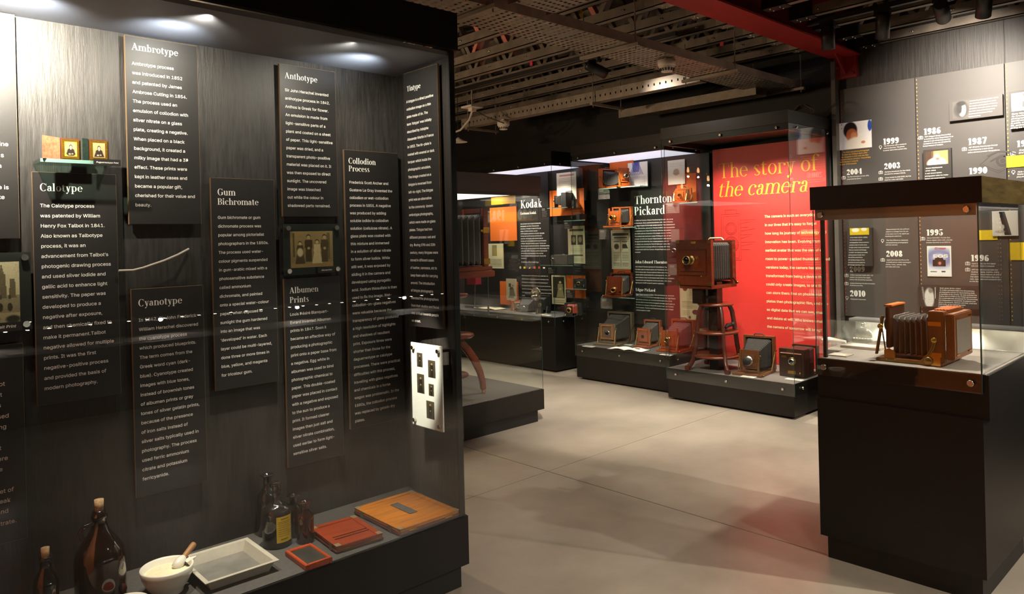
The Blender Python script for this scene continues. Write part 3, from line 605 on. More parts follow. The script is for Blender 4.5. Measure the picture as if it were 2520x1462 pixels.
# two panels cut by the left edge of the photograph
t = text_panel('black text panel at the far upper left beside the small portraits', pt(42, 300, 'y', PY).x - .31, pt(42, 300, 'y', PY).x, pt(46, 587, 'y', PY).z, 2.288)
for s, a, b in (('ed', 18, 150), ('ine', 20, 356), ('s', 9, 383), ('a', 3, 409), ('e is', 21, 462), ('te', 11, 486)):
    p = pt(a, b + 4, 'y', PY); w = linew(s) * .0265; p.x -= w; p.y -= .0015; sans_obj('body_text', [s], WHITE, 'A', p, w, 0, .03, t)
p = pt(1, 74, 'y', PY); serif_obj('heading', 'e', WHITE, 'A', (1, 74), (14, 76), 'y', PY, t, T=.16)
t = text_panel('black text panel at the far lower left above the cork bottles', pt(60, 1000, 'y', PY).x - .31, pt(60, 1000, 'y', PY).x, pt(69, 1323, 'y', PY).z, pt(53, 844, 'y', PY).z)
for s, a, b in (('ot', 12, 945), ('t', 5, 972), ('s', 2, 998), ('sed', 21, 1023), ('ng', 15, 1050), ('t', 3, 1103), ('ere', 19, 1127), ('e', 6, 1155), ('eet of', 34, 1204), ('eak', 26, 1230), ('and', 20, 1257), ('nitrate.', 40, 1281)):
    p = pt(a, b + 4, 'y', PY); w = linew(s) * .0265; p.x -= w; p.y -= .0015; sans_obj('body_text', [s], WHITE, 'A', p, w, 0, .03, t)

# tintype panel and white tintype board on the end board
XE = 1.968
a, b, c, d = [pt(*p, 'x', XE) for p in ((993.4, 194), (1077.7, 207), (1007, 799.4), (1090.2, 812.5))]
t = text_panel('narrow black text panel headed Tintype on the end wall of the case', (a.y + c.y) / 2, (b.y + d.y) / 2, (c.z + d.z) / 2, 2.27, 'B', XE)
box('spacer', (XE + .012, 2.6, 1.3), (1.985, 2.76, 1.34), BLACK2, t); box('spacer', (XE + .012, 2.6, 2.1), (1.985, 2.76, 2.14), BLACK2, t)
serif_obj('heading', 'Tintype', WHITE, 'B', (1002, 225.7), (1035.5, 215.8), 'x', XE, t, T=.16)
body_obj('body_text', TX['Tintype'], WHITE, 'B', (1000.7, 254.4), (1012.5, 791), 0, (1066.7, 236.6), 'x', XE, t)
XB = 1.93
a, b, c, d = [pt(*p, 'x', XB) for p in ((1011.4, 841.4), (1086.9, 853.7), (1015.8, 1042.3), (1090.2, 1064.2))]
y0, y1, z0, z1 = (b.y + d.y) / 2, (a.y + c.y) / 2, (c.z + d.z) / 2, (a.z + b.z) / 2
t = thing('tintype_board', 'bright white board holding five small dark tintype portraits', 'photo board', (XB, (y0 + y1) / 2, z0), world=True)
box('board', (XB, y0, z0), (XB + .006, y1, z1), mat('bright_white_board', '#fffdf6', .5), t); box('glass_cover', (XB - .005, y0, z0), (XB - .001, y1, z1), GLASS, t)
def rivet(parent, p, ax, r=.008, L=.05, m=CHROME, name='standoff'):
    d = Vector((1, 0, 0)) if ax == 'x' else Vector((0, 1, 0)); p = Vector(p)
    MB().cyl(p - d * .006, p + d * L, r, 14).build(name, m, parent)
for y in (y0 + .02, y1 - .02):
    for z in (z0 + .022, z1 - .022): rivet(t, (XB - .005, y, z), 'x', .009, .06)
for (x0, q0, x1, q1) in ((302, 485, 365, 665), (428, 572, 510, 785), (305, 722, 385, 960), (435, 838, 493, 990), (410, 1030, 498, 1248)):
    k = 4.57; p = pt(960 + x0 / k, 760 + (q0 + q1 - 15) / 2 / k, 'x', XB); r = pt(960 + x1 / k, 760 + (q0 + q1 + 15) / 2 / k, 'x', XB); hh = (q1 - q0 - 18) / k / 1804 * 3.2
    pc = Pic(18, 30, '#5d503c').grad('#2a231b', .5, .1).fig(.5, .02, .85, '#2b231c', '#a89576', skirt=(x0 == 305)).noise(.02)
    pc.build('tintype', 'B', (XB - .0004, p.y, (p.z + r.z) / 2 - hh / 2), p.y - r.y, hh, t)

# framed albumen print and the half-seen salt print
def clip_frame(label, x0, x1, z0, z1, pic, ph, lab, cap):
    t = thing('framed_print', label, 'framed photo', ((x0 + x1) / 2, 2.9, z0), world=True)
    box('backing', (x0, 2.905, z0), (x1, 2.909, z1), mat('dark_green_black_backing', '#232621', .5), t); box('glass_cover', (x0, 2.897, z0), (x1, 2.902, z1), GLASS, t)
    for x in (x0 + .018, x1 - .018):
        for z in (z0 + .018, z1 - .018): rivet(t, (x, 2.894, z), 'y', .0105, .05)
    pic.build('photograph', 'A', (ph[0], 2.9045, ph[2]), ph[1] - ph[0], ph[3] - ph[2], t)
    box('caption_plate', (lab[0], 2.893, lab[2]), (lab[1], 2.896, lab[3]), BLACK2, t)
    w = (lab[1] - lab[0]) * .6; sans_obj('caption_text', [cap], WHITE, 'A', Vector((lab[0] + .2 * (lab[1] - lab[0]), 2.8925, (lab[2] + lab[3]) / 2 - .004)), w, 0, .02, t, ital=.2)
def R2(TL, BR, y=2.9): a = pt(*TL, 'y', y); b = pt(*BR, 'y', y); return (a.x, b.x, b.z, a.z)
pc = Pic(56, 44, '#8a7046').grad('#c9ab70', .1, .5).rect(0, 0, 1, .14, '#a98a55').rect(.05, .3, .1, .95, '#6e5733').rect(.86, .2, .93, .95, '#75603a')
for a in ((.22, .1, .62, '#5a4628', True), (.62, .1, .66, '#e2c993', True)): pc.fig(*a[:4], '#d8bd86', a[4])
pc.fig(.42, .16, .74, '#4f3d22', '#c9ab76'); pc.fig(.8, .14, .76, '#5a4727', '#c9ab76'); pc.ell(.22, .42, .07, .12, '#e8d3a2', .4); pc.noise(.02)
clip_frame('sepia group photograph clamped under glass below the Anthotype panel', *R2((697.2, 551.3), (838, 671)), pc, R2((714.9, 569.7), (821.5, 655)), R2((782, 657), (825, 670), 2.893), 'Albumen Print')
pc = Pic(44, 60, '#c8bb94').rect(0, 0, 1, .45, '#8d8060').rect(0, 0, 1, .16, '#b3a680').grad('#dccfa8', 0, .4)
for k in range(7): pc.trap(.4, .72 + .08 * (k % 2), .12 + .13 * k, .05, .12 + .13 * k, .035, '#6f6448'); pc.ell(.08 + .13 * k, .25, .035, .07, '#3e3626'); pc.ell(.08 + .13 * k, .42, .02, .04, '#4a4230')
pc.trap(.7, .95, .75, .06, .75, .005, '#6f6448'); pc.ell(.5, .06, .2, .05, '#3d3628', .5); pc.ell(.9, .05, .1, .06, '#3d3628', .5); pc.noise(.025)
r = R2((0, 622), (80, 809)); rp = R2((0, 645), (51, 791)); lb = R2((0, 795), (55, 812), 2.893)
clip_frame('pale photograph of arched buildings clamped under glass at left edge', r[1] - .27, r[1], r[2], r[3], pc, (r[1] - .232, rp[1], rp[2], rp[3]), (lb[1] - .09, lb[1], lb[2], lb[3]), 'Salt Print')

# small glass shelf with hinged portrait cases
sh = thing('glass_shelf', 'thick green-edged glass shelf under the small gilt portraits', 'shelf', (.55, 2.9, 1.72), world=True)
p0 = pt(99, 398, 'y', 2.83); p1 = pt(268, 392, 'y', 2.83)
MB().box((p0.x, 2.83, p0.z), (p1.x + .02, 2.945, p0.z + .012)).build('glass_slab', glass('shelf_glass', '#e2f3ec', 1.0, .08), sh)
MB().box((p0.x, 2.828, p0.z), (p1.x + .02, 2.83, p0.z + .012)).build('polished_edge', mat('shelf_edge', '#86ac9f', .1, spec=.8), sh)
box('caption_plate', (p1.x - .05, 2.82, p0.z - .004), (p1.x + .035, 2.826, p0.z + .018), BLACK2, sh)
sans_obj('caption_text', ['Daguerreotype Print'], WHITE, 'A', Vector((p1.x - .043, 2.819, p0.z + .004)), .07, 0, .02, sh, ital=.2)
zs = p0.z + .012
GOLD = mat('gilt_mat', '#d8a53a', .25, .9, var=.2, scale=60, bump=.3)
def hinged(label, x, xr, flapm, flapx, oval):
    t = thing('portrait_case', label, 'portrait case', (x, 2.86, zs)); w = xr - x; h = w * 1.22
    MB().bbox((0, 0, 0), (w, .012, h), .002).build('tray', mat('brown_leather_case', '#5a2a18', .5), t)
    MB().bbox((w * .06, -.004, h * .05), (w * .94, 0, h * .95), .002).build('gilt_frame', GOLD, t)
    pc = Pic(36, 44, '#b39a68').grad('#8a744c', .4, 0).trap(.05, .42, .5, .42, .5, .26, '#2c211a').ell(.5, .42, .27, .12, '#2c211a', .3).ell(.5, .66, .13, .15, '#2a2019', .25).ell(.5, .63, .095, .115, '#cfb88e', .3).ell(.5, .5, .06, .04, '#d8c9a4', .4).ell(.4, .16, .1, .05, '#bfa67c', .4).ell(.62, .18, .08, .04, '#bfa67c', .4)
    if oval: pc.mix((np.sqrt(((pc.u - .5) / .46) ** 2 + ((pc.v - .5) / .48) ** 2) - 1) * 8, '#d1a53f')
    pc.build('portrait', 'A', (w * .2, -.0045, h * .18), w * .6, h * .66, t)
    f = MB(); fa = -.55 if flapx < 0 else .5
    e = Vector((flapx, -abs(flapx) * .7, 0)); n = Vector((0, .006, 0)); b = Vector((0 if flapx < 0 else w, 0, 0))
    f.add([b, b + e, b + e + Vector((0, 0, h)), b + Vector((0, 0, h)), b + n, b + e + n, b + e + n + Vector((0, 0, h)), b + n + Vector((0, 0, h))], [(0, 1, 2, 3), (7, 6, 5, 4), (0, 4, 5, 1), (3, 2, 6, 7), (1, 5, 6, 2), (0, 3, 7, 4)]).build('hinged_flap', flapm, t)
xa = pt(148, 372, 'y', 2.86).x; xb = pt(199, 378, 'y', 2.86).x; xc = pt(218, 378, 'y', 2.86).x; xd = pt(268, 382, 'y', 2.86).x
hinged('open portrait case with oval gilt mat and salmon velvet flap', xa, xb, mat('salmon_velvet', '#d98a62', .8, var=.45, scale=90), -(xb - xa) * .95, True)
hinged('open portrait case with arched gilt mat and dark green flap', xc, xd, mat('green_velvet', '#1f3a2c', .8, var=.5, scale=90), -(xc - xb) * .9, False)
w_ = [pt(a, b, 'y', 2.935) for a, b in ((285, 666), (320, 665), (345, 659), (365, 652), (395, 642), (430, 627), (464, 613))]
w_ = [Vector((p.x, 2.9 + .035 * (i == 6), p.z)) for i, p in enumerate(w_)]
tag(MB().tube(w_, .0045).build('loose_wire', mat('grey_wire', '#b5aca0', .4)), 'short loose grey wire poking out between panels', 'wire')

# ---- objects on the deck
ZD = .313
def lathe_thing(name, label, cat, loc, parts, group=None, rz=0):
    t = thing(name, label, cat, loc, rz, group)
    for nm, prof, m, n in parts: MB().lathe(prof, n=n).build(nm, m, t)
    return t
AMBER = mat('amber_glass', '#1d0c05', .06, spec=.8, coat=.6); AMB2 = mat('brown_glass', '#2d1306', .06, spec=.8, coat=.6)
SMOKE = mat('smoky_grey_glass', '#1a1714', .06, spec=.8, coat=.6)
CORK = mat('cork', '#c9a479', .8, var=.35, scale=120)
p = pt(250, 1500, 'z', ZD); jl = Vector((p.x, max(p.y, 2.62), ZD))
jug = lathe_thing('glass_jug', 'large dark brown corked glass jug at the front left', 'jug', jl, [('jug_body', [(.001, 0), (.072, 0), (.076, .01), (.076, .17), (.07, .2), (.05, .232), (.03, .26), (.021, .285), (.019, .3), (.024, .302), (.024, .314), (.02, .316), (.02, .326), (.001, .326)], AMBER, 32), ('cork', [(.001, .32), (.0125, .32), (.0145, .362), (.001, .362)], CORK, 14)])
MB().tube([(-.021, -.01, .292), (-.05, -.02, .29), (-.062, -.024, .275), (-.055, -.02, .25)], .007).build('finger_handle', AMBER, jug)
MB().lathe([(.001, 0), (.018, 0), (.018, .002), (.001, .002)], (.045, -.058, .07), 'y', 16).build('red_seal', mat('dark_red_seal', '#4a1410', .3), jug)
p = pt(116, 1550, 'z', ZD)
lathe_thing('corked_bottle', 'small dark corked bottle at the far lower left', 'bottle', (p.x, max(p.y, 2.6), ZD), [('bottle_body', [(.001, 0), (.034, 0), (.036, .006), (.036, .14), (.03, .17), (.017, .19), (.015, .215), (.018, .217), (.018, .228), (.001, .228)], SMOKE, 24), ('cork', [(.001, .22), (.0105, .22), (.012, .257), (.001, .257)], CORK, 14)])
# mortar with powder and pestle
CER = mat('white_porcelain', '#e9e2d2', .2, coat=.4)
mt = thing('mortar_bowl', 'white porcelain mortar bowl filled with pale powder', 'mortar', (.842, 2.665, ZD))
MB().lathe([(.001, 0), (.048, 0), (.052, .006), (.05, .012), (.066, .03), (.08, .06), (.086, .088), (.083, .092), (.078, .088), (.068, .055), (.05, .03), (.001, .025)], n=40).build('bowl', CER, mt)
MB().add([(.06, -.02, .089), (.098, -.004, .094), (.098, .004, .094), (.06, .02, .089), (.07, -.015, .075), (.07, .015, .075)], [(0, 1, 2, 3), (0, 4, 1), (3, 2, 5), (1, 4, 5, 2)]).build('pouring_lip', CER, mt)
pw = MB(); pw.lathe([(.074, .07), (.06, .074), (.04, .08), (.02, .078), (.001, .082)], n=40); pw.build('powder', mat('pale_yellow_powder', '#efe4bd', .9, var=.08, scale=90, bump=.6), mt)
a = Vector((.842 + .03, 2.665 - .01, ZD + .085)); b = pt(478, 1338, 'y', 2.72)
ps = thing('pestle', 'wooden handled pestle with white head resting in the mortar', 'pestle', a, world=True)
d = (b - a).normalized(); L = (b - a).length
MB().tube([a - d * .012, a - d * .006, a + d * .015, a + d * L * .32, a + d * L * .36], [.008, .016, .018, .0135, .011], 16).build('pestle_head', CER, ps)
MB().tube([a + d * L * .36, a + d * L * .5, a + d * L * .9, a + d * L * .97, a + d * L], [.0085, .0095, .011, .0105, .006], 14).build('handle', mat('pestle_wood', '#94683f', .5, var=.2, scale=20), ps)
p = pt(330, 1500, 'z', ZD + .07)
mt2 = lathe_thing('small_bowl', 'white bowl of red powder cut off at bottom edge', 'bowl', (p.x, max(2.54, p.y), ZD), [('bowl', [(.001, 0), (.035, 0), (.04, .01), (.058, .04), (.064, .068), (.06, .07), (.05, .045), (.001, .03)], CER, 32), ('red_powder', [(.055, .056), (.03, .062), (.001, .066)], mat('red_powder', '#b23a1c', .9, var=.3, scale=150, bump=.8), 24)])
def quad_frame(px4, z):
    L, T, R, F = [pt(a, b, 'z', z) for a, b in px4]
    c = (L + T + R + F) / 4; u = ((R + F) - (L + T)) / 4; v = ((T + R) - (L + F)) / 4
    return c, math.atan2(u.y, u.x), u.length, v.length      # half sizes: u from left-back to right-front, v across
# enamel developing tray
c, an, hu, hv = quad_frame(((445, 1385), (598, 1318), (686, 1380), (508, 1444)), ZD + .035)
tr = thing('developing_tray', 'shallow white enamel developing tray with worn grey inside', 'tray', (c.x, c.y, ZD), an)
def trayshape(hu, hv, h, w=.012, rim=.008):
    m = MB(); R_ = lambda a, b, z: [(-a, -b, z), (a, -b, z), (a, b, z), (-a, b, z)]
    rings = [R_(hu - .02, hv - .02, 0), R_(hu - .004, hv - .004, h), R_(hu + rim, hv + rim, h + .001), R_(hu + rim, hv + rim, h + .004), R_(hu - .008, hv - .008, h + .003), R_(hu - .024, hv - .024, .006)]
    for i in range(5):
        m.add(rings[i] + rings[i + 1], [(k, (k + 1) % 4, 4 + (k + 1) % 4, 4 + k) for k in range(4)])
    m.add(rings[0], [(3, 2, 1, 0)]); return m, rings[5]
m, ins = trayshape(hu - .01, hv - .01, .036); m.build('tray_wall', mat('enamel_cream', '#b5ae9d', .35, var=.12, scale=15), tr)
MB().add(ins, [(0, 1, 2, 3)]).build('tray_floor', mat('worn_enamel_grey', '#75726b', .3, var=.22, scale=14, detail=6), tr)
# chemical bottles
def bottle(label, px, z_top_px, r, h, neck_r, neck_h, m, lip=True, group='brown chemical bottles'):
    b = pt(*px, 'z', ZD); b.y = min(2.93 - r, b.y)
    pr = [(.001, 0), (r * .95, 0), (r, .006), (r, h * .62), (r * .93, h * .68), (r * .6, h * .75), (neck_r, h * .8), (neck_r, h - .012)]
    pr += [(neck_r * 1.7, h - .004), (neck_r * 1.75, h), (neck_r * .8, h), (neck_r * .7, h * .85), (.001, h * .8)] if lip else [(neck_r * 1.1, h - .01), (neck_r * 1.1, h), (.001, h)]
    return lathe_thing('chemical_bottle', label, 'bottle', (b.x, b.y, ZD), [('bottle_body', pr, m, 28)], group)
bottle('tall smoky bottle with flared lip standing behind the labelled one', (650, 1308), 0, .04, .245, .016, .06, SMOKE)
bb = bottle('large dark stoppered bottle with the yellow paper label', (683, 1340), 0, .056, .215, .016, .05, SMOKE, False)
MB().lathe([(.0145, .21), (.0145, .235), (.02, .238), (.021, .247), (.015, .25), (.001, .25)]).build('glass_stopper', SMOKE, bb)
lm = MB(); A0, A1, n = -2.05, -.9, 12
vs = [(.0568 * math.cos(A0 + (A1 - A0) * i / n), .0568 * math.sin(A0 + (A1 - A0) * i / n), z) for z in (.025, .125) for i in range(n + 1)]
lm.add(vs, [(i, i + 1, n + 2 + i, n + 1 + i) for i in range(n)], True).build('yellow_label', mat('yellow_paper_label', '#c9a91c', .6, var=.12, scale=30), bb)
lt = MB()
for z, x0, x1 in ((.114, .25, .75), (.104, .1, .9), (.098, .1, .85), (.09, .15, .8), (.082, .1, .9), (.074, .1, .75), (.066, .1, .9), (.058, .1, .85), (.05, .1, .8), (.036, .25, .7)):
    hh = .003 if z in (.114, .036) else .0014; k = 8
    vv = [(.0571 * math.cos(A0 + (A1 - A0) * (x0 + (x1 - x0) * i / k)), .0571 * math.sin(A0 + (A1 - A0) * (x0 + (x1 - x0) * i / k)), zz) for zz in (z, z + hh) for i in range(k + 1)]
    lt.add(vv, [(i, i + 1, k + 2 + i, k + 1 + i) for i in range(k)])
lt.build('label_print', mat('label_print_ink', '#5a4310', .7), bb)
bottle('small brown bottle with flared lip behind the yellow labelled bottle', (724, 1318), 0, .033, .165, .015, .04, AMBER)
bottle('small brown bottle with flared lip nearest the wooden plate holders', (752, 1333), 0, .034, .16, .015, .04, AMB2)
# wooden plate holders and the small frame
def plate_holder(label, px4, wood, strip=None, fold=None):
    c, an, hu, hv = quad_frame(px4, ZD + .028)
    t = thing('plate_holder', label, 'plate holder', (c.x, c.y, ZD), an, group='wooden plate holders')
    MB().bbox((-hu, -hv, .003), (hu, hv, .014), .003).build('lower_leaf', MAHOG, t); MB().bbox((-hu + .003, -hv + .003, .0145), (hu - .003, hv - .003, .026), .003).build('upper_leaf', wood, t)
    fw = .028
    for a, b in (((-hu + .002, -hv + .002), (hu - .002, -hv + fw)), ((-hu + .002, hv - fw), (hu - .002, hv - .002)), ((hu - fw, -hv + fw), (hu - .002, hv - fw)), ((-hu + .002, -hv + fw), (-hu + fw, hv - fw))):
        MB().bbox((*a, .026), (*b, .0285), .0015).build('edge_rail', wood, t)
    for sx in (-1, 1):
        for sy in (-1, 1): MB().box((sx * (hu - .03), sy * (hv - .002), .0285), (sx * (hu - .002), sy * (hv - .024), .0295)).build('corner_plate', mat('worn_brass_plate', '#b5a078', .35, .5, var=.3, scale=60), t)
    for y in (-hv * .6, hv * .6): MB().box((hu - .001, y - .02, .012), (hu + .0015, y + .02, .0165)).build('brass_catch', BRASS, t); 
    for x in (-hu * .6, hu * .6): MB().box((x - .012, -hv - .0015, .003), (x + .012, -hv, .029)).build('side_clasp', BRASSD, t)
    if strip: MB().box((-hu * .5, -.022, .0285), (hu * .35, .016, .0292)).build('grey_label_strip', mat('grey_worn_label', '#6a645f', .5, .3, var=.3, scale=50), t)
    if fold:
        for x in (hu * .25, hu * .42): MB().box((x, -hv + fw, .027), (x + .003, hv - fw, .0292)).build('slide_rib', MAHOG, t)
    return t
plate_holder('red brown wooden plate holder with brass corners between bottles and honey holder', ((776, 1302), (858, 1264), (943, 1308), (828, 1352)), mat('red_brown_wood', '#9a3d18', .38, var=.25, scale=9, stretch=(9, 1, 1), coat=.2), fold=True)
plate_holder('large honey coloured wooden plate holder with grey label strip', ((871, 1250), (1012, 1206), (1131, 1254), (984, 1306)), OAK, strip=True)
c, an, hu, hv = quad_frame(((703, 1358), (763, 1335), (817, 1372), (755, 1395)), ZD + .018)
t = thing('printing_frame', 'small reddish wooden printing frame holding a dark plate', 'frame', (c.x, c.y, ZD), an)
for a, b in (((-hu, -hv), (hu, -hv + .013)), ((-hu, hv - .013), (hu, hv)), ((-hu, -hv + .013), (-hu + .02, hv - .013)), ((hu - .016, -hv + .013), (hu, hv - .013))): MB().bbox((*a, 0), (*b, .02), .002).build('frame_rail', mat('frame_red_wood', '#a8441c', .4, var=.2, scale=9, stretch=(1, 8, 1)), t)
MB().box((-hu + .018, -hv + .012, .004), (hu - .014, hv - .012, .016)).build('dark_plate', mat('dark_glass_plate', '#3a3832', .25, var=.3, scale=20), t)
# lamps of the big case, with added uplights and panel lamp
for x, e, z in ((.36, 105, 2.15), (.98, 11, 2.0), (1.55, 6, 1.95)):
    case_lamp(c1, (x, 2.52, 2.28), (x + .02, 2.945, z), e, 120, .95)
for x, e in ((.5, 2.6), (.93, 2.6), (1.70, 2.2)): case_lamp(c1, (x, 2.66, 2.18), (x, 2.78, 2.292), e, 100, 1, (.86, .92, 1), .03)  # added uplights without fittings, for the glow spots on the soffit
case_lamp(c1, (1.3, 2.5, 2.27), (1.35, 2.66, .3), 62, 44, .8)
case_lamp(c1, (.75, 2.5, 2.27), (.9, 2.62, .3), 48, 34, .8)
case_lamp(c1, (1.45, 2.52, 2.27), (1.97, 2.68, 1.9), 13, 95, .9)  # lamp added to brighten the Tintype panel
case_lamp(c1, (1.35, 2.5, 1.95), (1.95, 2.68, .93), 110, 17, .5)
# ================================================================ free-standing and far cases
def bolt(parent, p, d, r=.011):
    p = Vector(p); d = Vector(d); MB().tube([p + d * .004, p - d * .002, p - d * .008, p - d * .0095], [r, r, r, r * .8], 16).build('glass_bolt', CHROME, parent)
def vitrine(name, label, x0, x1, y0, y1, deck, low, h0, h1, sides=('f', 'r', 'l'), gap=.02, deckm=DECK, bolts=3, back=True, hdr_bolts=True, backm=BLACK2, cat='display case', light=None, lc='#dcd6e8'):
    """glass case whose front faces -X: deck = floor height, low = lower edge of the glass, h0..h1 = header"""
    g = .009
    t = thing(name, label, cat, ((x0 + x1) / 2, (y0 + y1) / 2, 0), world=True)
    box('plinth', (x0 + .05, y0 + .05, 0), (x1, y1 - .05, gap), PLINTH, t)
    box('base', (x0 + g, y0 + (g if 'r' in sides else 0), gap), (x1, y1 - (g if 'l' in sides else 0), deck - .003), BLACK, t)
    box('deck', (x0 + g, y0 + g, deck - .003), (x1, y1 - g, deck), deckm, t)
    box('header', (x0, y0, h0 + .055), (x1, y1, h1), BLACK, t)
    box('header_rail', (x0 + g, y0 + g, h0), (x0 + g + .03, y1 - g, h0 + .055), BLACK, t)
    if 'r' in sides: box('header_rail', (x0 + g + .03, y0 + g, h0), (x1, y0 + g + .03, h0 + .055), BLACK, t)
    if 'l' in sides: box('header_rail', (x0 + g + .03, y1 - g - .03, h0), (x1, y1 - g, h0 + .055), BLACK, t)
    zt = h0 + .05
    if 'f' in sides: box('front_pane', (x0, y0, low), (x0 + .008, y1, zt), GLASS, t)
    if 'r' in sides: box('side_pane', (x0 + .0085, y0, low), (x1, y0 + .008, zt), GLASS, t); box('glass_edge', (x0 - .0006, y0 - .0006, low), (x0 + .003, y0 + .0022, zt), GEDGE, t)
    if 'l' in sides: box('side_pane', (x0 + .0085, y1 - .008, low), (x1, y1, zt), GLASS, t); box('glass_edge', (x0 - .0006, y1 - .0022, low), (x0 + .003, y1 + .0006, zt), GEDGE, t)
    if back: box('back_board', (x1 - .02, y0 + g, deck), (x1, y1 - g, h0), backm, t)
    if light: box('light_panel', (x0 + .045, y0 + .045, h0 + .002), (x1 - .021, y1 - .045, h0 + .02), glow('light_panel_%g' % light, lc, light), t)
    box('soffit_board', (x0 + .04, y0 + .04, h0 + .05), (x1 - .02, y1 - .04, h0 + .0545), BLACK2, t)
    for i in range(bolts):
        y = y0 + .1 + (y1 - y0 - .2) * (i / max(1, bolts - 1))
        bolt(t, (x0, y, (low + deck) / 2), (1, 0, 0))
        if hdr_bolts: bolt(t, (x0, y, h0 + .025), (1, 0, 0))
    if 'r' in sides:
        for x in (x0 + .14, x1 - .1):
            bolt(t, (x, y0, (low + deck) / 2), (0, 1, 0))
            if hdr_bolts: bolt(t, (x, y0, h0 + .025), (0, 1, 0))
    return t

# ---------------------------------------------------------------- camera builder (lens looks along local +X)
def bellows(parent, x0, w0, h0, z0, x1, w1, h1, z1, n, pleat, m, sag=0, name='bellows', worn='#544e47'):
    n = max(6, int(n * .8)); pleat *= 1.6; ts = []
    for i in range(n): ts += [(i / n, 1), ((i + .42) / n, 0), ((i + .58) / n, 0)]
    ts.append((1, 1)); rings = []
    for t, k in ts:
        k *= pleat; w = (w0 + (w1 - w0) * t) / 2 - k; h = (h0 + (h1 - h0) * t) / 2 - k; z = z0 + (z1 - z0) * t - sag * math.sin(PI * t); x = x0 + (x1 - x0) * t; ch = min(w, h) * .12
        rings.append([(x, -w, z - h + ch), (x, -w, z + h - ch), (x, -w + ch, z + h), (x, w - ch, z + h), (x, w, z + h - ch), (x, w, z - h + ch), (x, w - ch, z - h), (x, -w + ch, z - h)])
    mb = MB(); R = len(rings)
    mb.add([p for r in rings for p in r], [(i * 8 + k, i * 8 + (k + 1) % 8, (i + 1) * 8 + (k + 1) % 8, (i + 1) * 8 + k) for i in range(R - 1) for k in range(8)])
    o = mb.build(name, m, parent); o.data.materials.append(mat('worn_fold_highlight_' + worn[1:], worn, .55))  # ridge strips coloured lighter: edge highlights painted in as worn leather
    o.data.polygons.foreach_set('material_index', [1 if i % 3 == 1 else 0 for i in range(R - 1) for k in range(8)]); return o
def lens(parent, x, y, z, r, L, m, cap=False, shutter=0):
    """lens barrel along +X"""
    if shutter: MB().lathe([(.001, 0), (shutter, 0), (shutter, .012), (shutter * .92, .016), (.001, .016)], (x, y, z), 'x', 28).build('shutter', NICK if cap else BRASSD, parent); x += .014
    o = MB().lathe([(r * .8, 0), (r * 1.15, .002), (r * 1.15, L * .12), (r * .9, L * .16), (r * .9, L * .55), (r * 1.02, L * .6), (r * 1.08, L), (r * .92, L), (r * .86, L * .8)], (x, y, z), 'x', 24).build('lens', m, parent)
    MB().lathe([(r * .9, L * .82), (r * .6, L * .87), (r * .3, L * .89), (.0005, L * .9)] if not cap else [(r * 1.0, L), (r * .98, L + .004), (.0005, L + .004)], (x, y, z), 'x', 24).build('lens_cap' if cap else 'lens_glass', LEATH if cap else LENSG, o)
    return o
def frame4(parent, name, x0, x1, w, h, z, bw, m, r=.002):
    f = MB()
    f.bbox((x0, -w / 2, z), (x1, -w / 2 + bw, z + h), r); f.bbox((x0, w / 2 - bw, z), (x1, w / 2, z + h), r); f.bbox((x0, -w / 2 + bw, z), (x1, w / 2 - bw, z + bw), r); f.bbox((x0, -w / 2 + bw, z + h - bw), (x1, w / 2 - bw, z + h), r)
    return f.build(name, m, parent)
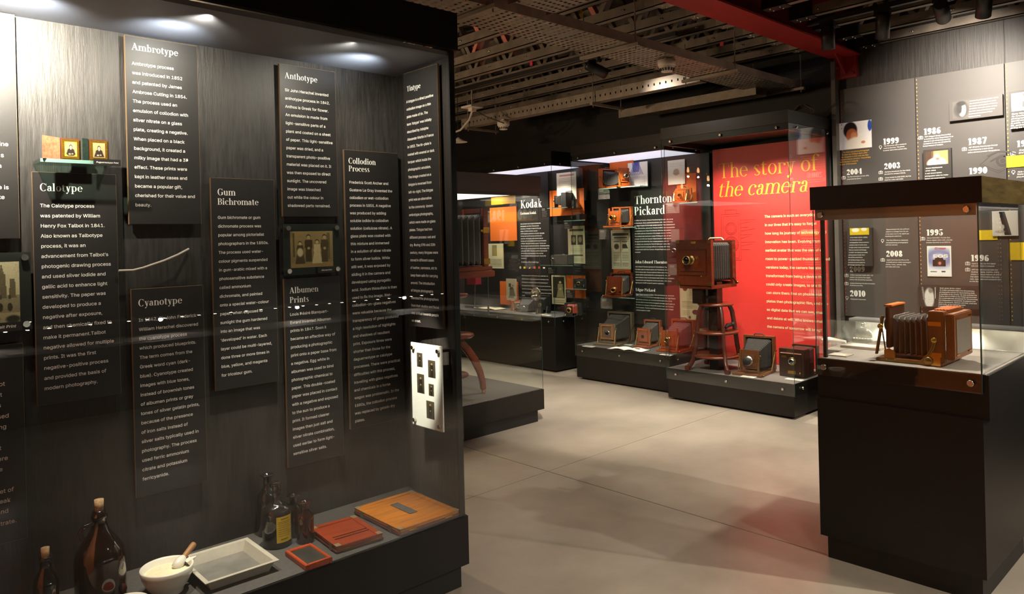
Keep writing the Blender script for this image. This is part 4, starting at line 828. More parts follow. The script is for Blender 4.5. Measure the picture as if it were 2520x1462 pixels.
def view_camera(label, loc, rz, W=.26, H=.27, D=.06, L=.34, fx=.26, fw=.15, fh=.2, wood=WALN, bel=BELB, metal=BRASSD, bh=.02, lz=None, lr=.02, ll=.045, lensm=BRASS, n=14, pleat=.008, sag=0, cap=False, shutter=0, base_w=None, struts=True, handle=True, horns=False, name='bellows_camera', board='panel', rear_gap=.0, group=None, boardm=None, knobs=True):
    t = thing(name, label, 'camera', loc, rz, group)
    bw_ = base_w or W * .96; lz = lz or bh + fh * .55
    MB().bbox((-D, -bw_ / 2, 0), (L, bw_ / 2, bh), .004).build('baseboard', wood, t)
    for s in (-1, 1): MB().box((-D * .2, s * (bw_ / 2 - .028) - .004, bh), (L - .01, s * (bw_ / 2 - .028) + .004, bh + .003)).build('focusing_rail', metal, t)
    z0 = bh + rear_gap
    frame4(t, 'rear_frame', -D, 0, W, H, z0, .018, wood)
    MB().box((-D, -W / 2 + .018, z0 + .018), (-D + .012, W / 2 - .018, z0 + H - .018)).build('focusing_back', boardm or BELB, t)
    fz = bh + .004
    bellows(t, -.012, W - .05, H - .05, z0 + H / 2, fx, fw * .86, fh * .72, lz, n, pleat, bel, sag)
    f = MB()
    for s in (-1, 1): f.bbox((fx, s * (fw / 2) - .008, fz), (fx + .018, s * (fw / 2) + .008, fz + fh + (.03 if horns else 0)), .002)
    f.bbox((fx, -fw / 2, fz), (fx + .018, fw / 2, fz + .02), .002); f.build('front_standard', wood, t)
    MB().bbox((fx + .002, -fw / 2 + .008, fz + fh * .16), (fx + .014, fw / 2 - .008, fz + fh), .002).build('front_panel', wood, t)
    if board == 'sunk':
        frame4(t, 'worn_rim', fx + .014, fx + .03, fw * .82, fh * .74, fz + fh * .2, .014, mat('worn_orange_leather', '#9a6238', .7, var=.3, scale=30))
        MB().lathe([(.001, .004), (.022, .004), (.03, .006), (.03, 0)], (fx + .016, 0, lz), 'x', 24).build('lens_flange', NICK, t)
        MB().lathe([(.02, .012), (.01, .009), (.0005, .008)], (fx + .016, 0, lz), 'x', 20).build('lens_glass', LENSG, t)
    elif board == 'hole':
        MB().bbox((fx + .014, -fw * .34, lz - fw * .42), (fx + .028, fw * .34, lz + fw * .42), .002).build('lens_board', wood, t); MB().lathe([(.018, .0286), (.0005, .0286)], (fx, -.006, lz - .004), 'x', 20).build('lens_opening', TRACK, t)
        MB().bbox((fx + .028, -fw * .34, lz + fw * .46), (fx + .034, fw * .34, lz + fw * .54), .001).build('board_rail', TEAK, t)
    else:
        MB().bbox((fx + .014, -fw * .33, lz - fw * .34), (fx + .022, fw * .33, lz + fw * .34), .002).build('lens_board', wood, t)
        lens(t, fx + .022, 0, lz, lr, ll, lensm, cap, shutter)
    if struts:
        for s in (-1, 1):
            y = s * (W / 2 + .003); MB().bar((L * .28, y, bh + .003), (-D * .45, y, z0 + H * .58), .003, .009, up=(0, 1, 0)).build('rear_strut', metal, t)
            y2 = s * (fw / 2 + .012); MB().bar((fx + .05, y2, bh + .002), (fx + .006, y2, fz + fh * .75), .003, .007, up=(0, 1, 0)).build('front_strut', metal, t)
            if knobs:
                for (kx, ky, kz) in ((-D * .45, y, z0 + H * .58), (fx + .006, y2, fz + fh * .75), (L - .03, s * (bw_ / 2), bh * .6)): MB().lathe([(.0005, s * .001), (.008, s * .001), (.008, s * .01), (.0005, s * .01)], (kx, ky, kz), 'y', 12).build('knob', metal, t)
    if handle: MB().tube([(-D / 2, -W * .18, z0 + H), (-D / 2, -W * .14, z0 + H + .012), (-D / 2, W * .1, z0 + H + .014), (-D / 2, W * .17, z0 + H)], .005, 6).build('strap_handle', LEATH, t)
    return t
def lines_card(name, label, cat, frame, px0, px1, ax, plane, rows, m=PANEL, th=.008, title=True, group=None, inkm=mat('grey_white_print', '#b5aea4', .6), rx=(.12, .82)):
    a = pt(*px0, ax, plane); b = pt(*px1, ax, plane)
    if frame == 'B':
        t = thing(name, label, cat, (plane, (a.y + b.y) / 2, b.z), world=True, group=group); box('card', (plane, b.y, b.z), (plane + th, a.y, a.z), m, t)
        w, h = a.y - b.y, a.z - b.z; o = Vector((plane - .001, a.y, b.z))
    P = []
    for i in range(rows):
        y = h * (.86 - .76 * i / max(1, rows - 1)) - h * .04; big = title and i < 2; ww = (rx[1] - rx[0]) * (.55 if big else (.7 + .3 * random.random()))
        P.append([(w * rx[0], y), (w * (rx[0] + ww), y), (w * (rx[0] + ww), y + h * (.055 if big else .022)), (w * rx[0], y + h * (.055 if big else .022))])
    flat('print', P, inkm, frame, o, t); return t

# ================================================================ red case
rc = vitrine('glass_case', 'tall glass case lined with a bright red graphic panel', 5.585, 6.40, 2.715, 3.925, .286, .185, 2.31, 2.466, deckm=mat('grey_case_deck', '#6d6661', .75), back=True)
XR = 6.33
a = pt(1753, 370, 'x', XR); b = pt(2030, 335, 'x', XR)
t = thing('graphic_panel', 'bright red graphic panel with yellow title inside the glass case', 'graphic panel', (XR, 3.3, .29), world=True)
box('board', (XR, b.y, .29), (XR + .02, a.y, 2.31), REDP, t)
serif_obj('title', 'The story of', YEL, 'B', (1770, 439.4), (2012.8, 418.6), 'x', XR, t, T=.12)
serif_obj('title', 'the camera', YEL, 'B', (1766.6, 485.4), (1992, 472), 'x', XR, t, T=.12, ital=.22)
body_obj('body_text', ['The camera is such an everyday object', 'in our lives that it\u2019s easy to forget', 'how long its journey of technology and', 'innovation has been. Evolving from its', 'earliest avatar that was the size of a', 'room to power-packed thumbnail-sized', 'versions today, the camera has also', 'transformed from being a device that', 'could only create images, to one that', 'can store them: first on photosensitive', 'plates then photographic film, and now', 'as digital data that we can see, share', 'and delete at will. Who knows what', 'the camera of tomorrow will bring?'], CREAMT, 'B', (1881.5, 536), (1885.9, 806), 13, (2020.4, 813.6), 'x', XR, t, bold=.012)
# engraved camera drawing printed on the red panel
def ring(cx, cy, r, w, n=28): return [[(cx + r * math.cos(2 * PI * i / n), cy + r * math.sin(2 * PI * i / n)), (cx + r * math.cos(2 * PI * (i + 1) / n), cy + r * math.sin(2 * PI * (i + 1) / n)), (cx + (r - w) * math.cos(2 * PI * (i + 1) / n), cy + (r - w) * math.sin(2 * PI * (i + 1) / n)), (cx + (r - w) * math.cos(2 * PI * i / n), cy + (r - w) * math.sin(2 * PI * i / n))] for i in range(n)]
def seg(x0, y0, x1, y1, w=.003):
    d = math.hypot(x1 - x0, y1 - y0) or 1; nx, ny = -(y1 - y0) / d * w / 2, (x1 - x0) / d * w / 2
    return [(x0 + nx, y0 + ny), (x1 + nx, y1 + ny), (x1 - nx, y1 - ny), (x0 - nx, y0 - ny)]
def rr(x0, y0, x1, y1, w=.003): return [seg(x0, y0, x1, y0, w), seg(x1, y0, x1, y1, w), seg(x1, y1, x0, y1, w), seg(x0, y1, x0, y0, w)]
o = pt(1778, 640, 'x', XR); o.x -= .0012
D_ = rr(.0, .0, .2, .44) + rr(.02, .02, .18, .42, .002) + rr(.04, .44, .16, .48) + ring(.1, .3, .06, .004) + ring(.1, .3, .045, .003) + ring(.1, .15, .075, .004) + ring(.1, .15, .055, .003) + ring(.1, .15, .03, .004) + [seg(.1 + .06 * math.cos(k), .15 + .06 * math.sin(k), .1 + .072 * math.cos(k), .15 + .072 * math.sin(k), .003) for k in np.arange(0, 6.28, .26)]
for k in range(9): D_.append(seg(.2, .1 + .035 * k, .29 + .03 * (k % 3), .1 + .035 * k + .02 * (k % 2), .002))
flat('line_drawing', D_, mat('dark_red_line', '#9c1f1c', .6), 'B', o, t)

# big studio camera and its three-tier stand
sx, sy = 5.80, 3.535
zt, zm, zl = pt(1753, 748, 'x', sx).z, pt(1753, 815, 'x', sx).z, pt(1753, 872, 'x', sx).z
st = thing('camera_stand', 'three-tier round mahogany stand with curved legs and dark post', 'stand', (sx, sy, .286), world=True)
for z, r, nm in ((zt, .155, 'upper_shelf'), (zm, .195, 'middle_shelf'), (zl, .215, 'lower_shelf')):
    MB().lathe([(.001, z - .012), (r - .012, z - .012), (r, z - .004), (r, z + .004), (r - .006, z + .01), (.001, z + .01)], (sx, sy, 0), 'z', 48).build(nm, MAHOG, st)
box('centre_post', (sx - .045, sy - .045, .286), (sx + .045, sy + .045, zt + .2), mat('black_brown_post', '#20110b', .35, var=.2, scale=8), st)
for k in range(4):
    a = PI * .28 + PI + k * PI / 2; dx, dy = math.cos(a), math.sin(a); zz = [.30, .32, .38, .5, .65, .8, zt - .01]; rd = [.272, .25, .212, .19, .172, .15, .125]
    n = len(zz); m = MB().sweep([(sx + dx * rd[i], sy + dy * rd[i], zz[i]) for i in range(n)], [.03] * n, [.036] * n, (-dy, dx, 0))
    m.build('leg', MAHOGV, st); MB().bbox((sx + dx * .265 - .022, sy + dy * .265 - .022, .286), (sx + dx * .265 + .022, sy + dy * .265 + .022, .325), .006).build('foot', MAHOGV, st)
zc = pt(1715, 702, 'x', 5.66).z; ztop = pt(1715, 590, 'x', 5.66).z; Hc = ztop - zc
yl, yr = pt(1672, 640, 'x', 5.66).y, pt(1757, 640, 'x', 5.66).y; Wc = yl - yr
sc = thing('studio_camera', 'large mahogany studio camera with brass lens on round stand', 'camera', (5.66, (yl + yr) / 2, zc), PI)
MB().bbox((0, -Wc / 2, 0), (.05, Wc / 2, Hc), .004).build('front_case', MAHOG, sc)
MB().bbox((.05, -Wc * .42, Hc * .22), (.062, Wc * .38, Hc * .78), .004).build('sliding_panel', MAHOG, sc); MB().bbox((.062, -Wc * .05, Hc * .4), (.07, Wc * .2, Hc * .66), .003).build('lens_board', MAHOG, sc)
MB().box((.0625, -Wc * .36, Hc * .3), (.066, Wc * .32, Hc * .315)).build('panel_slot', TRACK, sc); MB().box((.062, -Wc * .42, Hc * .77), (.068, Wc * .38, Hc * .8)).build('top_rail', MAHOGV, sc)
lens(sc, .07, -.01, Hc * .56, .036, .085, BRASSD)
for s in (-1, 1):
    for z in (.0, Hc - .03): MB().box((.0501, s * Wc / 2 - s * .035, z), (.0515, s * Wc / 2, z + .03)).build('corner_plate', BRASSD, sc)
MB().box((.05, Wc * .22, .05), (.054, Wc * .25, .11)).build('catch_plate', BRASSD, sc); MB().ball((.058, Wc * .235, .085), .009, 6).build('catch_knob', BRASS, sc); MB().box((.0501, -.02, Hc - .035), (.052, .03, Hc - .015)).build('maker_plate', BRASS, sc)
MB().bbox((-.4, -Wc * .46, -.03), (.03, Wc * .46, 0), .003).build('bed', MAHOG, sc)
frame4(sc, 'rear_frame', -.36, -.30, Wc * 1.02, Hc * .97, .0, .025, MAHOGV); MB().box((-.36, -Wc * .45, .03), (-.35, Wc * .45, Hc * .93)).build('rear_board', BELB, sc)
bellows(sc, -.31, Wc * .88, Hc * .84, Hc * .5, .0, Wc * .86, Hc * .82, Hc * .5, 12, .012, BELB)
MB().tube([(-.33, -.08, Hc * .97), (-.33, -.06, Hc * .97 + .02), (-.33, .06, Hc * .97 + .02), (-.33, .08, Hc * .97)], .008).build('strap_handle', mat('pale_strap', '#b09a80', .7), sc)
for s in (-1, 1): MB().bar((-.38, s * Wc * .5, .0), (-.30, s * Wc * .5, .06), .006, .02, up=(0, 1, 0)).build('rear_bracket', MAHOGV, sc); MB().ball((-.37, s * (Wc * .5 + .01), .01), .011, 6).build('brass_knob', BRASSD, sc)
MB().cyl((-.2, .0, -.03), (-.2, .0, -.22), .012).build('clamp_screw', TRACK, sc); MB().box((-.23, -.05, -.13), (-.17, .05, -.11)).build('clamp_bar', TRACK, sc); MB().box((-.25, -.02, -.235), (-.15, .02, -.22)).build('clamp_foot', TRACK, sc)
MB().box((-.06, -.05, zt + .011 - zc), (.0, .05, -.03)).build('tilt_block', mat('black_brown_post', '#20110b'), sc)
sf_ = thing('small_focusing_device', 'small dark metal gadget lying on the stand\u2019s middle shelf', 'gadget', (sx + .02, sy - .1, zm + .01))
MB().bbox((-.05, -.03, 0), (.05, .03, .02), .004).build('block', MAHOGV, sf_); MB().tube([(-.03, 0, .03), (0, -.005, .05), (.035, -.02, .055)], [.012, .02, .016], 10).build('barrel', LEATH, sf_); MB().ball((.04, -.03, .06), .02, 6).build('bulb', LEATH, sf_)
# two cameras on the red case deck
view_camera('brown wooden field camera with black lens cap in front of red panel', (5.93, 3.20, .286), PI + .12, W=.27, H=.29, D=.05, L=.28, fx=.2, fw=.15, fh=.19, wood=WALN, bel=BELB, cap=True, lr=.036, ll=.03, shutter=.04, lensm=NICK, n=14)
b8 = thing('box_camera', 'dark wooden box camera with maroon bellows at the right corner', 'camera', (5.85, 2.865, .286), PI)
MB().bbox((-.1, -.11, .0), (0, .11, .235), .004).build('front_box', mat('dark_walnut', '#3d2317', .35, var=.25, scale=9), b8); MB().bbox((.0, -.085, .02), (.006, .085, .2), .003).build('front_panel', mat('dark_walnut', '#3d2317'), b8)
MB().bbox((.006, -.09, .195), (.014, .09, .203), .001).build('panel_rail', mat('pale_rail', '#c08a70', .4), b8); lens(b8, .006, .01, .135, .02, .02, NICK, shutter=.034)
MB().box((.006, -.03, .03), (.0085, .035, .055)).build('maker_plate', BRASS, b8); MB().box((.006, -.085, .16), (.0085, -.04, .178)).build('name_badge', BRASSD, b8); MB().ball((.01, .075, .04), .008, 6).build('knob', BRASS, b8)
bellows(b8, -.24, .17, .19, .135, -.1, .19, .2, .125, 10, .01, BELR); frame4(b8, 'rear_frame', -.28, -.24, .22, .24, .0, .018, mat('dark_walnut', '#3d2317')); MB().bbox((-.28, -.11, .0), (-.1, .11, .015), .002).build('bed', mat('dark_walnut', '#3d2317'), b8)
MB().bbox((-.17, .1, .015), (-.1, .112, .12), .003).build('side_wing', mat('dark_walnut', '#3d2317'), b8)
def deck_card(label, px, z, w, d, rz=0, m=PAPER, group=None, rows=4, ink=INK, name='caption_card', th=.004, cat='caption card'):
    p = pt(*px, 'z', z); t = thing(name, label, cat, (p.x, p.y, z), rz, group)
    MB().box((-d / 2, -w / 2, 0), (d / 2, w / 2, th)).build('card', m, t); q = MB()
    for i in range(rows):
        x = d / 2 - d * (.18 + .64 * i / max(1, rows - 1)); ww = w * .78 * (.5 if i == 0 else .75 + .25 * random.random())
        q.box((x - d * .03, w * .4 - ww, th), (x + d * .03, w * .4, th + .0003))
    q.build('print', ink, t); return t
deck_card('pale caption card in front of the field camera with black cap', (1842, 928, )[:2], .287, .12, .06, rows=3)
deck_card('pale caption card at the corner of the red case deck', (1955, 935), .287, .14, .06, rows=3)

# ================================================================ Thornton case
tc_ = vitrine('glass_case', 'long glass case of wooden field cameras with white Thornton Pickard heading', 5.77, 6.40, 4.02, 5.20, .358, .244, 2.30, 2.452, light=.55)
XT = 6.33; XF = 6.31
t = thing('text_panel', 'black text panel headed Thornton Pickard behind the field cameras', 'text panel', (XT, 4.5, .5), world=True)
box('board', (XT, pt(1750, 600, 'x', XT).y, .55), (XT + .02, pt(1556, 600, 'x', XT).y, 2.29), PANEL, t)
serif_obj('heading', 'Thornton', WHITE, 'B', (1562, 502.7), (1654, 499), 'x', XT, t, T=.17); serif_obj('heading', 'Pickard', WHITE, 'B', (1561, 530), (1637, 527.4), 'x', XT, t, T=.17)
body_obj('body_text', ['In 1888, the Thornton-Pickard Manufacturing Company was set up', 'in Manchester, UK as a partnership between John Edward Thornton', 'and Edgar Pickard. Its first major product was the \u2018Time Instantaneous\u2019', 'roller-blind shutter, patented by Thornton in 1892. Camera production', 'concentrated on the \u2018Ruby Field Camera\u2019 which became popular', 'after 1896 with the introduction of its cheaper version, the \u2018Amber\u2019.', 'The company also produced a range of folding and pocket-type', 'cameras. In 1913, the \u2018Imperial Triple Extension\u2019 model was intro-', 'During the First World War, the company produced cameras', 'for military use, including the Mark III Hythe gun-camera. By the', 'company found it increasingly difficult to compete with foreign', 'cameras and in 1939 the Thornton-Pickard Manufacturing Co was', 'dissolved.'], WHITE, 'B', (1561.2, 544.3), (1563, 622), 0, (1656, 541.5), 'x', XT, t, res=1, bold=.01)
serif_obj('heading', 'John Edward Thornton', WHITE, 'B', (1563.4, 648), (1643, 647), 'x', XT, t, T=.2)
body_obj('body_text', ['John Edward Thornton was born in Manchester on May', 'His father was an amateur painter and Thornton accompanied', 'him to various sites. He persuaded his father to buy him a', 'camera which would enable him to photograph the view and', 'paint at leisure. Soon he developed a keen interest in photographic', 'improvements and designed a camera and roller-blind shutter.', 'By the end of 1887 he had 12 patents registered.'], WHITE, 'B', (1563.6, 657.7), (1564, 697), 4, (1658.7, 685.5), 'x', XT, t, res=1, bold=.01)
serif_obj('heading', 'Edgar Pickard', WHITE, 'B', (1564.7, 716), (1613, 716.6), 'x', XT, t, T=.2)
body_obj('body_text', ['Edgar Pickard was born in 1862. Little was known about him but the', 'recent discovery of the Pickard family diary reveals that Edgar Pickard', 'was not the untrained, non-technical man he was believed to be.', 'In June 1885 he took his first photograph and subsequently gave up', 'his career as a manager at Bleak Hill Foundry to pursue his interest', 'in photography. Thornton and Pickard became partners and began', 'working together in 1887.'], WHITE, 'B', (1565, 725), (1566, 764), 1, (1662, 733), 'x', XT, t, res=1, bold=.01)
def hang_board(name, label, cat, px0, px1, m, plane, th=.012, pic=None, group=None, edge=None):
    a = pt(*px0, 'x', plane); b = pt(*px1, 'x', plane)
    t = thing(name, label, cat, (plane, (a.y + b.y) / 2, b.z), world=True, group=group)
    box('board', (plane, b.y, b.z), (plane + th, a.y, a.z), m, t)
    if pic is not None: pic.build('print', 'B', (plane - .001, a.y, b.z), a.y - b.y, a.z - b.z, t)
    return t
def leaflet(nx=34, ny=64, paper='#cfc7ac'):
    p = Pic(nx, ny, paper).rect(.04, .02, .96, .98, '#6e6655').rect(.06, .03, .94, .97, paper).rect(.08, .86, .92, .92, '#4a4334').rect(.08, .93, .92, .955, paper).rect(.14, .79, .86, .825, '#6a6250').rect(.06, .755, .94, .765, '#6e6655').rect(.49, .06, .51, .76, '#6e6655')
    p.rect(.12, .70, .42, .72, '#4a4334').rect(.58, .70, .88, .72, '#4a4334').ell(.28, .58, .13, .07, '#3b352a', .3).trap(.53, .64, .74, .16, .7, .1, '#3b352a')
    p.rows(.1, .22, .45, .46, 9, '#7b735f').rows(.56, .22, .91, .46, 9, '#7b735f').rows(.1, .08, .45, .18, 3, '#4f4838').rows(.56, .08, .91, .18, 3, '#4f4838'); return p
hang_board('orange_backing', 'orange backing board behind the top shelf camera, Thornton case', 'backing board', (1500, 398), (1560, 462), ORANGE, XF + .014, .006)
pc = Pic(40, 46, '#f6f4ee').trap(.62, 1, .42, .16, .42, .2, '#8c8fd0').rows(.1, .08, .9, .45, 7, '#9a978f', .3)
for k in range(9): pc.mix((np.abs((pc.u - .2 - .06 * k) - (pc.v - .7) * (.5 - .12 * k)) < .014) * (pc.v > .5) * .9, '#3b3f9c')
hang_board('poster', 'white poster with a blue engraved camera beside the top shelf camera', 'poster', (1545, 402), (1594, 459), PAPER, XF - .03, .008, pc)
hang_board('orange_backing', 'orange backing board behind the cream leaflet, Thornton case', 'backing board', (1507, 560), (1553, 722), ORANGE, XF + .014, .006)
hang_board('poster', 'cream two-column Thornton Pickard leaflet between two shelf cameras', 'poster', (1503.8, 567), (1552, 663), CREAM, XF, .008, leaflet())
pc = Pic(34, 64, '#cdc9a2').rect(.03, .015, .97, .985, '#8a866a').rect(.05, .025, .95, .975, '#cdc9a2').rows(.5, .5, .92, .9, 12, '#8d886c').rect(.45, .92, .92, .95, '#4a4636').ell(.28, .78, .13, .09, '#3a3026').rect(.1, .76, .2, .8, '#3a3026').rows(.1, .28, .92, .46, 5, '#8d886c').rows(.1, .12, .5, .24, 4, '#8d886c').ell(.8, .2, .17, .06, '#3a3340').ell(.5, .07, .06, .035, '#4a4636')
hang_board('poster', 'pale yellow leaflet low behind the studio camera stand', 'poster', (1672, 684), (1722, 790), CREAM, XF, .008, pc)
hang_board('orange_backing', 'orange backing board at the upper right of Thornton case', 'backing board', (1664.5, 430), (1714, 497), ORANGE, XF + .014, .006)
pc = Pic(30, 40, '#f3efe4').ell(.5, .5, .18, .14, '#b9a89a', .3).rect(.3, .42, .7, .45, '#9a8a7c').rows(.1, .75, .9, .92, 3, '#b4a99c', .3)
hang_board('poster', 'white sheet with faint drawing at the upper right of Thornton case', 'poster', (1643, 396), (1686, 452), PAPER, XF, .008, pc)
def shelf(label, pxa, pxb, x0, x1=6.33):
    a = pt(*pxa, 'x', x0); b = pt(*pxb, 'x', x0); z = (a.z + b.z) / 2; t = thing('glass_shelf', label, 'shelf', (x0, a.y, z - .008), world=True)
    MB().box((x0, b.y, z - .008), (x1, a.y, z)).build('glass_slab', glass('shelf_glass', '#e2f3ec', 1.0, .08), t); MB().box((x0 - .001, b.y, z - .008), (x0, a.y, z)).build('polished_edge', mat('shelf_edge', '#86ac9f', .1, spec=.8), t); return z
z = shelf('glass shelf carrying the side-on field camera, top of Thornton case', (1474, 464), (1575, 457), 6.06)
p = pt(1480, 462, 'x', 6.15)
view_camera('orange wooden field camera with drooping black bellows on the top shelf', (6.2, p.y - .07, z), -PI / 2 - .22, W=.2, H=.2, D=.06, L=.29, fx=.24, fw=.12, fh=.18, wood=TEAK, bel=BELB, n=14, sag=.03, lr=.022, ll=.02, lensm=NICK, metal=BRASSD, horns=False, shutter=.025)
z = shelf('glass shelf carrying the reddish field camera with brass lens', (1485, 562), (1565, 557), 6.02)
p = pt(1515, 560, 'x', 6.05)
view_camera('reddish wooden field camera with large brass lens on the second shelf', (6.2, p.y + .04, z), PI + .15, W=.23, H=.2, D=.05, L=.2, fx=.13, fw=.13, fh=.15, wood=TEAK, bel=BELB, n=10, lr=.024, ll=.05, lensm=BRASS, shutter=.03, horns=True)
z = shelf('glass shelf carrying the red brown camera with low brass lens', (1480, 735), (1562, 728), 5.98)
p = pt(1520, 733, 'x', 6.05)
view_camera('red brown wooden camera with low brass lens on the third shelf', (6.2, p.y + .07, z), PI + .35, W=.24, H=.22, D=.05, L=.27, fx=.2, fw=.15, fh=.19, wood=MAHOG, bel=BELG, n=9, pleat=.01, lr=.022, ll=.04, lz=.075, lensm=BRASS, shutter=.03)
z = shelf('glass shelf at right of Thornton case carrying a small orange camera', (1640, 501), (1716, 497), 6.1)
view_camera('small orange camera on the upper right shelf of Thornton case', (6.22, pt(1672, 497, 'x', 6.15).y, z), PI + .3, W=.16, H=.13, D=.04, L=.13, fx=.09, fw=.1, fh=.1, wood=TEAK, bel=BELR, n=7, lr=.015, ll=.03, group=None)
b9 = thing('magazine_camera', 'upright black box camera on small shelf behind the studio camera', 'camera', (6.22, pt(1660, 646, 'x', 6.15).y, pt(1660, 646, 'x', 6.15).z), PI)
MB().bbox((-.1, -.06, 0), (.06, .06, .2), .004).build('body', LEATH, b9); MB().bbox((.06, -.045, .06), (.066, .045, .17), .002).build('front_plate', BLACK2, b9); lens(b9, .066, 0, .12, .018, .02, NICK); MB().bbox((-.1, -.09, -.008), (.08, .09, -.0005), .001).build('rest_plate', glass('shelf_glass'), b9); MB().bbox((-.04, -.05, .2), (.05, .05, .33), .003).build('hood', mat('grey_hood', '#6a625c', .6), b9)
for i, (q0, q1, lb) in enumerate((((1471.6, 465), (1499.5, 489.4), 'below the top shelf camera'), ((1474, 565), (1500, 589), 'below the second shelf camera'), ((1478, 733), (1506.7, 761), 'below the third shelf camera'), ((1638.6, 502), (1672, 524), 'below the small orange camera'), ((1644, 650), (1675.6, 677.7), 'below the upright black box camera'))):
    lines_card('caption_card', f'small grey caption card {lb}, Thornton case', 'caption card', 'B', q0, q1, 'x', 6.1, 8, m=mat('grey_card', '#625d57', .6), group='caption cards in Thornton case')
zk = .358
view_camera('large weathered camera with sunken lens board on the Thornton deck', (6.22, pt(1478, 850, 'z', zk).y, zk), PI + .2, W=.29, H=.3, D=.06, L=.34, fx=.27, fw=.17, fh=.2, wood=GREYW, bel=BELB, board='sunk', n=15, metal=BRASSD)
view_camera('small brown camera with empty lens hole on the Thornton deck', (6.24, pt(1582, 852, 'z', zk).y - .03, zk), PI + .15, W=.19, H=.24, D=.04, L=.25, fx=.17, fw=.13, fh=.17, wood=mat('dusty_red_wood', '#8a4a30', .5, var=.2, scale=9), bel=BELG, board='hole', n=9)
view_camera('orange brown camera with shiny brass lens at right of Thornton deck', (6.22, pt(1640, 866, 'z', zk).y - .01, zk), PI + .05, W=.25, H=.27, D=.05, L=.3, fx=.23, fw=.17, fh=.18, wood=mat('orange_mahogany', '#9a481c', .38, var=.25, scale=9, coat=.2), bel=BELR, lr=.022, ll=.05, lensm=BRASS, n=9, pleat=.012, horns=True)
bk = thing('open_book', 'open white album lying on the deck of Thornton case', 'book', (*pt(1546, 861, 'z', zk)[:2], zk), .1)
for s in (-1, 1):
    m = MB(); n = 8; vs = []
    for i in range(n + 1):
        u = i / n; zz = .006 + .014 * math.sin(PI * min(1, u * 1.3)) * (1 - u * .4); vs += [(-.08, s * u * .2, zz), (.08, s * u * .2, zz)]
    m.add(vs, [(2 * i, 2 * i + 1, 2 * i + 3, 2 * i + 2) for i in range(n)], True); m.build('page', mat('bright_page', '#f8f4ea', .7), bk)
MB().box((-.085, -.205, 0), (.085, .205, .005)).build('cover', INK, bk); MB().box((.0, -.13, .0215), (.03, -.07, .022)).build('page_print', mat('grey_print', '#8a857c', .7), bk)
deck_card('pale caption card before the large weathered camera', (1449, 853), zk, .13, .06, rows=3, group='caption cards on Thornton deck'); deck_card('pale caption card before the orange brown camera', (1640, 874), zk, .12, .05, rows=3, group='caption cards on Thornton deck'); deck_card('pale caption card beside the small brown camera', (1545, 849), zk, .1, .05, rows=3, group='caption cards on Thornton deck')

# ================================================================ Kodak case
kc = vitrine('glass_case', 'long black glass case with the white Kodak heading and orange boards', 5.87, 6.42, 5.58, 7.9, .611, .508, 2.295, 2.452, sides=('f', 'r'), bolts=6, light=.55)
XK = 6.36; XQ = 6.33
t = thing('text_panel', 'black text panel headed Kodak at the back of the far case', 'text panel', (XK, 6, .7), world=True)
box('board', (XK, pt(1352, 600, 'x', XK).y, .62), (XK + .02, pt(1279, 600, 'x', XK).y, 2.29), PANEL, t)
serif_obj('heading', 'Kodak', WHITE, 'B', (1281.5, 513), (1334, 509), 'x', XK, t, T=.19); serif_obj('heading', 'Eastman Kodak', WHITE, 'B', (1281, 528.5), (1320, 528), 'x', XK, t, T=.2)
ktx = ['was a pioneer who brought photographic', 'photography and films. Obsessed with', 'processes, he began to make dry George', 'plates. In 1880 the British Journal', 'of Photography published an emulsion dry plate', 'formula and he left the bank and formed. A', 'year later, the Eastman with several trials, he', 'introduced the first Kodak with the help of research', 'in Weber. Being the Eastman named it for this new', 'film, the larger invested from Brownie, the Kodak camera.', 'Later on, the company became the Kodak Company. Till', 'achieved in 1888. Everyone could then be set up for', 'the founding of photography to the use of an', 'Eastman Kodak continued and used various in the', 'industry of.']
body_obj('body_text', ktx, WHITE, 'B', (1281, 552.6), (1284, 637), 9, (1353, 600), 'x', XK, t, res=1, bold=.01)
serif_obj('heading', 'Evolution of the Kodak logo', WHITE, 'B', (1283, 646.5), (1326, 647), 'x', XK, t, T=.14, ital=.25)
body_obj('body_text', ['The first logo created in 1907 had the company initials EKC. The', 'company wanted to signify its prominence with this design. It was', 'introduced with red lettering on yellow and was the bold type of', 'its logo was removed in 1935. The red and yellow were retained in the', 'logo with its yellow background hue. A new box was introduced in 1971', 'it was a box with a red square on a yellow background, which connoted', 'polarity and honesty. The yellow and red color stood out as a', 'recording feature. It was the strong.'], WHITE, 'B', (1284, 679), (1285, 736), 3, (1355, 697), 'x', XK, t, res=1, bold=.01)
for k, (x, m) in enumerate(((1282, CREAM), (1292, YELB), (1304, YELB), (1316.7, ORANGE), (1328.6, ORANGE), (1340, WHITE))):
    o = pt(x - 3.5, 661, 'x', XK); o.x -= .0012; s_ = .034
    P = ring(.017, .014, .016, .012, 14) if k == 0 else [[(0, 0), (s_, 0), (s_, .022)]] if k == 2 else [[(0, 0), (s_, 0), (s_, .024 if k < 5 else .018), (0, .024 if k < 5 else .018)]]
    flat('logo_mark', P, m, 'B', o, t)
    if k in (3, 4): flat('logo_letter', [[(.008, .004), (.012, .004), (.012, .02), (.008, .02)], seg(.012, .012, .024, .02, .003), seg(.012, .012, .024, .004, .003)], mat('logo_red', '#c0281c', .6), 'B', o - Vector((.0004, 0, 0)), t)
pc = Pic(30, 40, '#ece3d0').rect(.15, .86, .9, .93, '#c98a80').rows(.1, .45, .92, .82, 8, '#b3a894').rect(.45, .1, .8, .32, '#6e6a66').rows(.1, .05, .4, .4, 6, '#b3a894')
hang_board('poster', 'white poster with red heading at the top right of the Kodak case', 'poster', (1369.4, 427), (1419, 490), PAPER, XQ - .02, .008, pc)
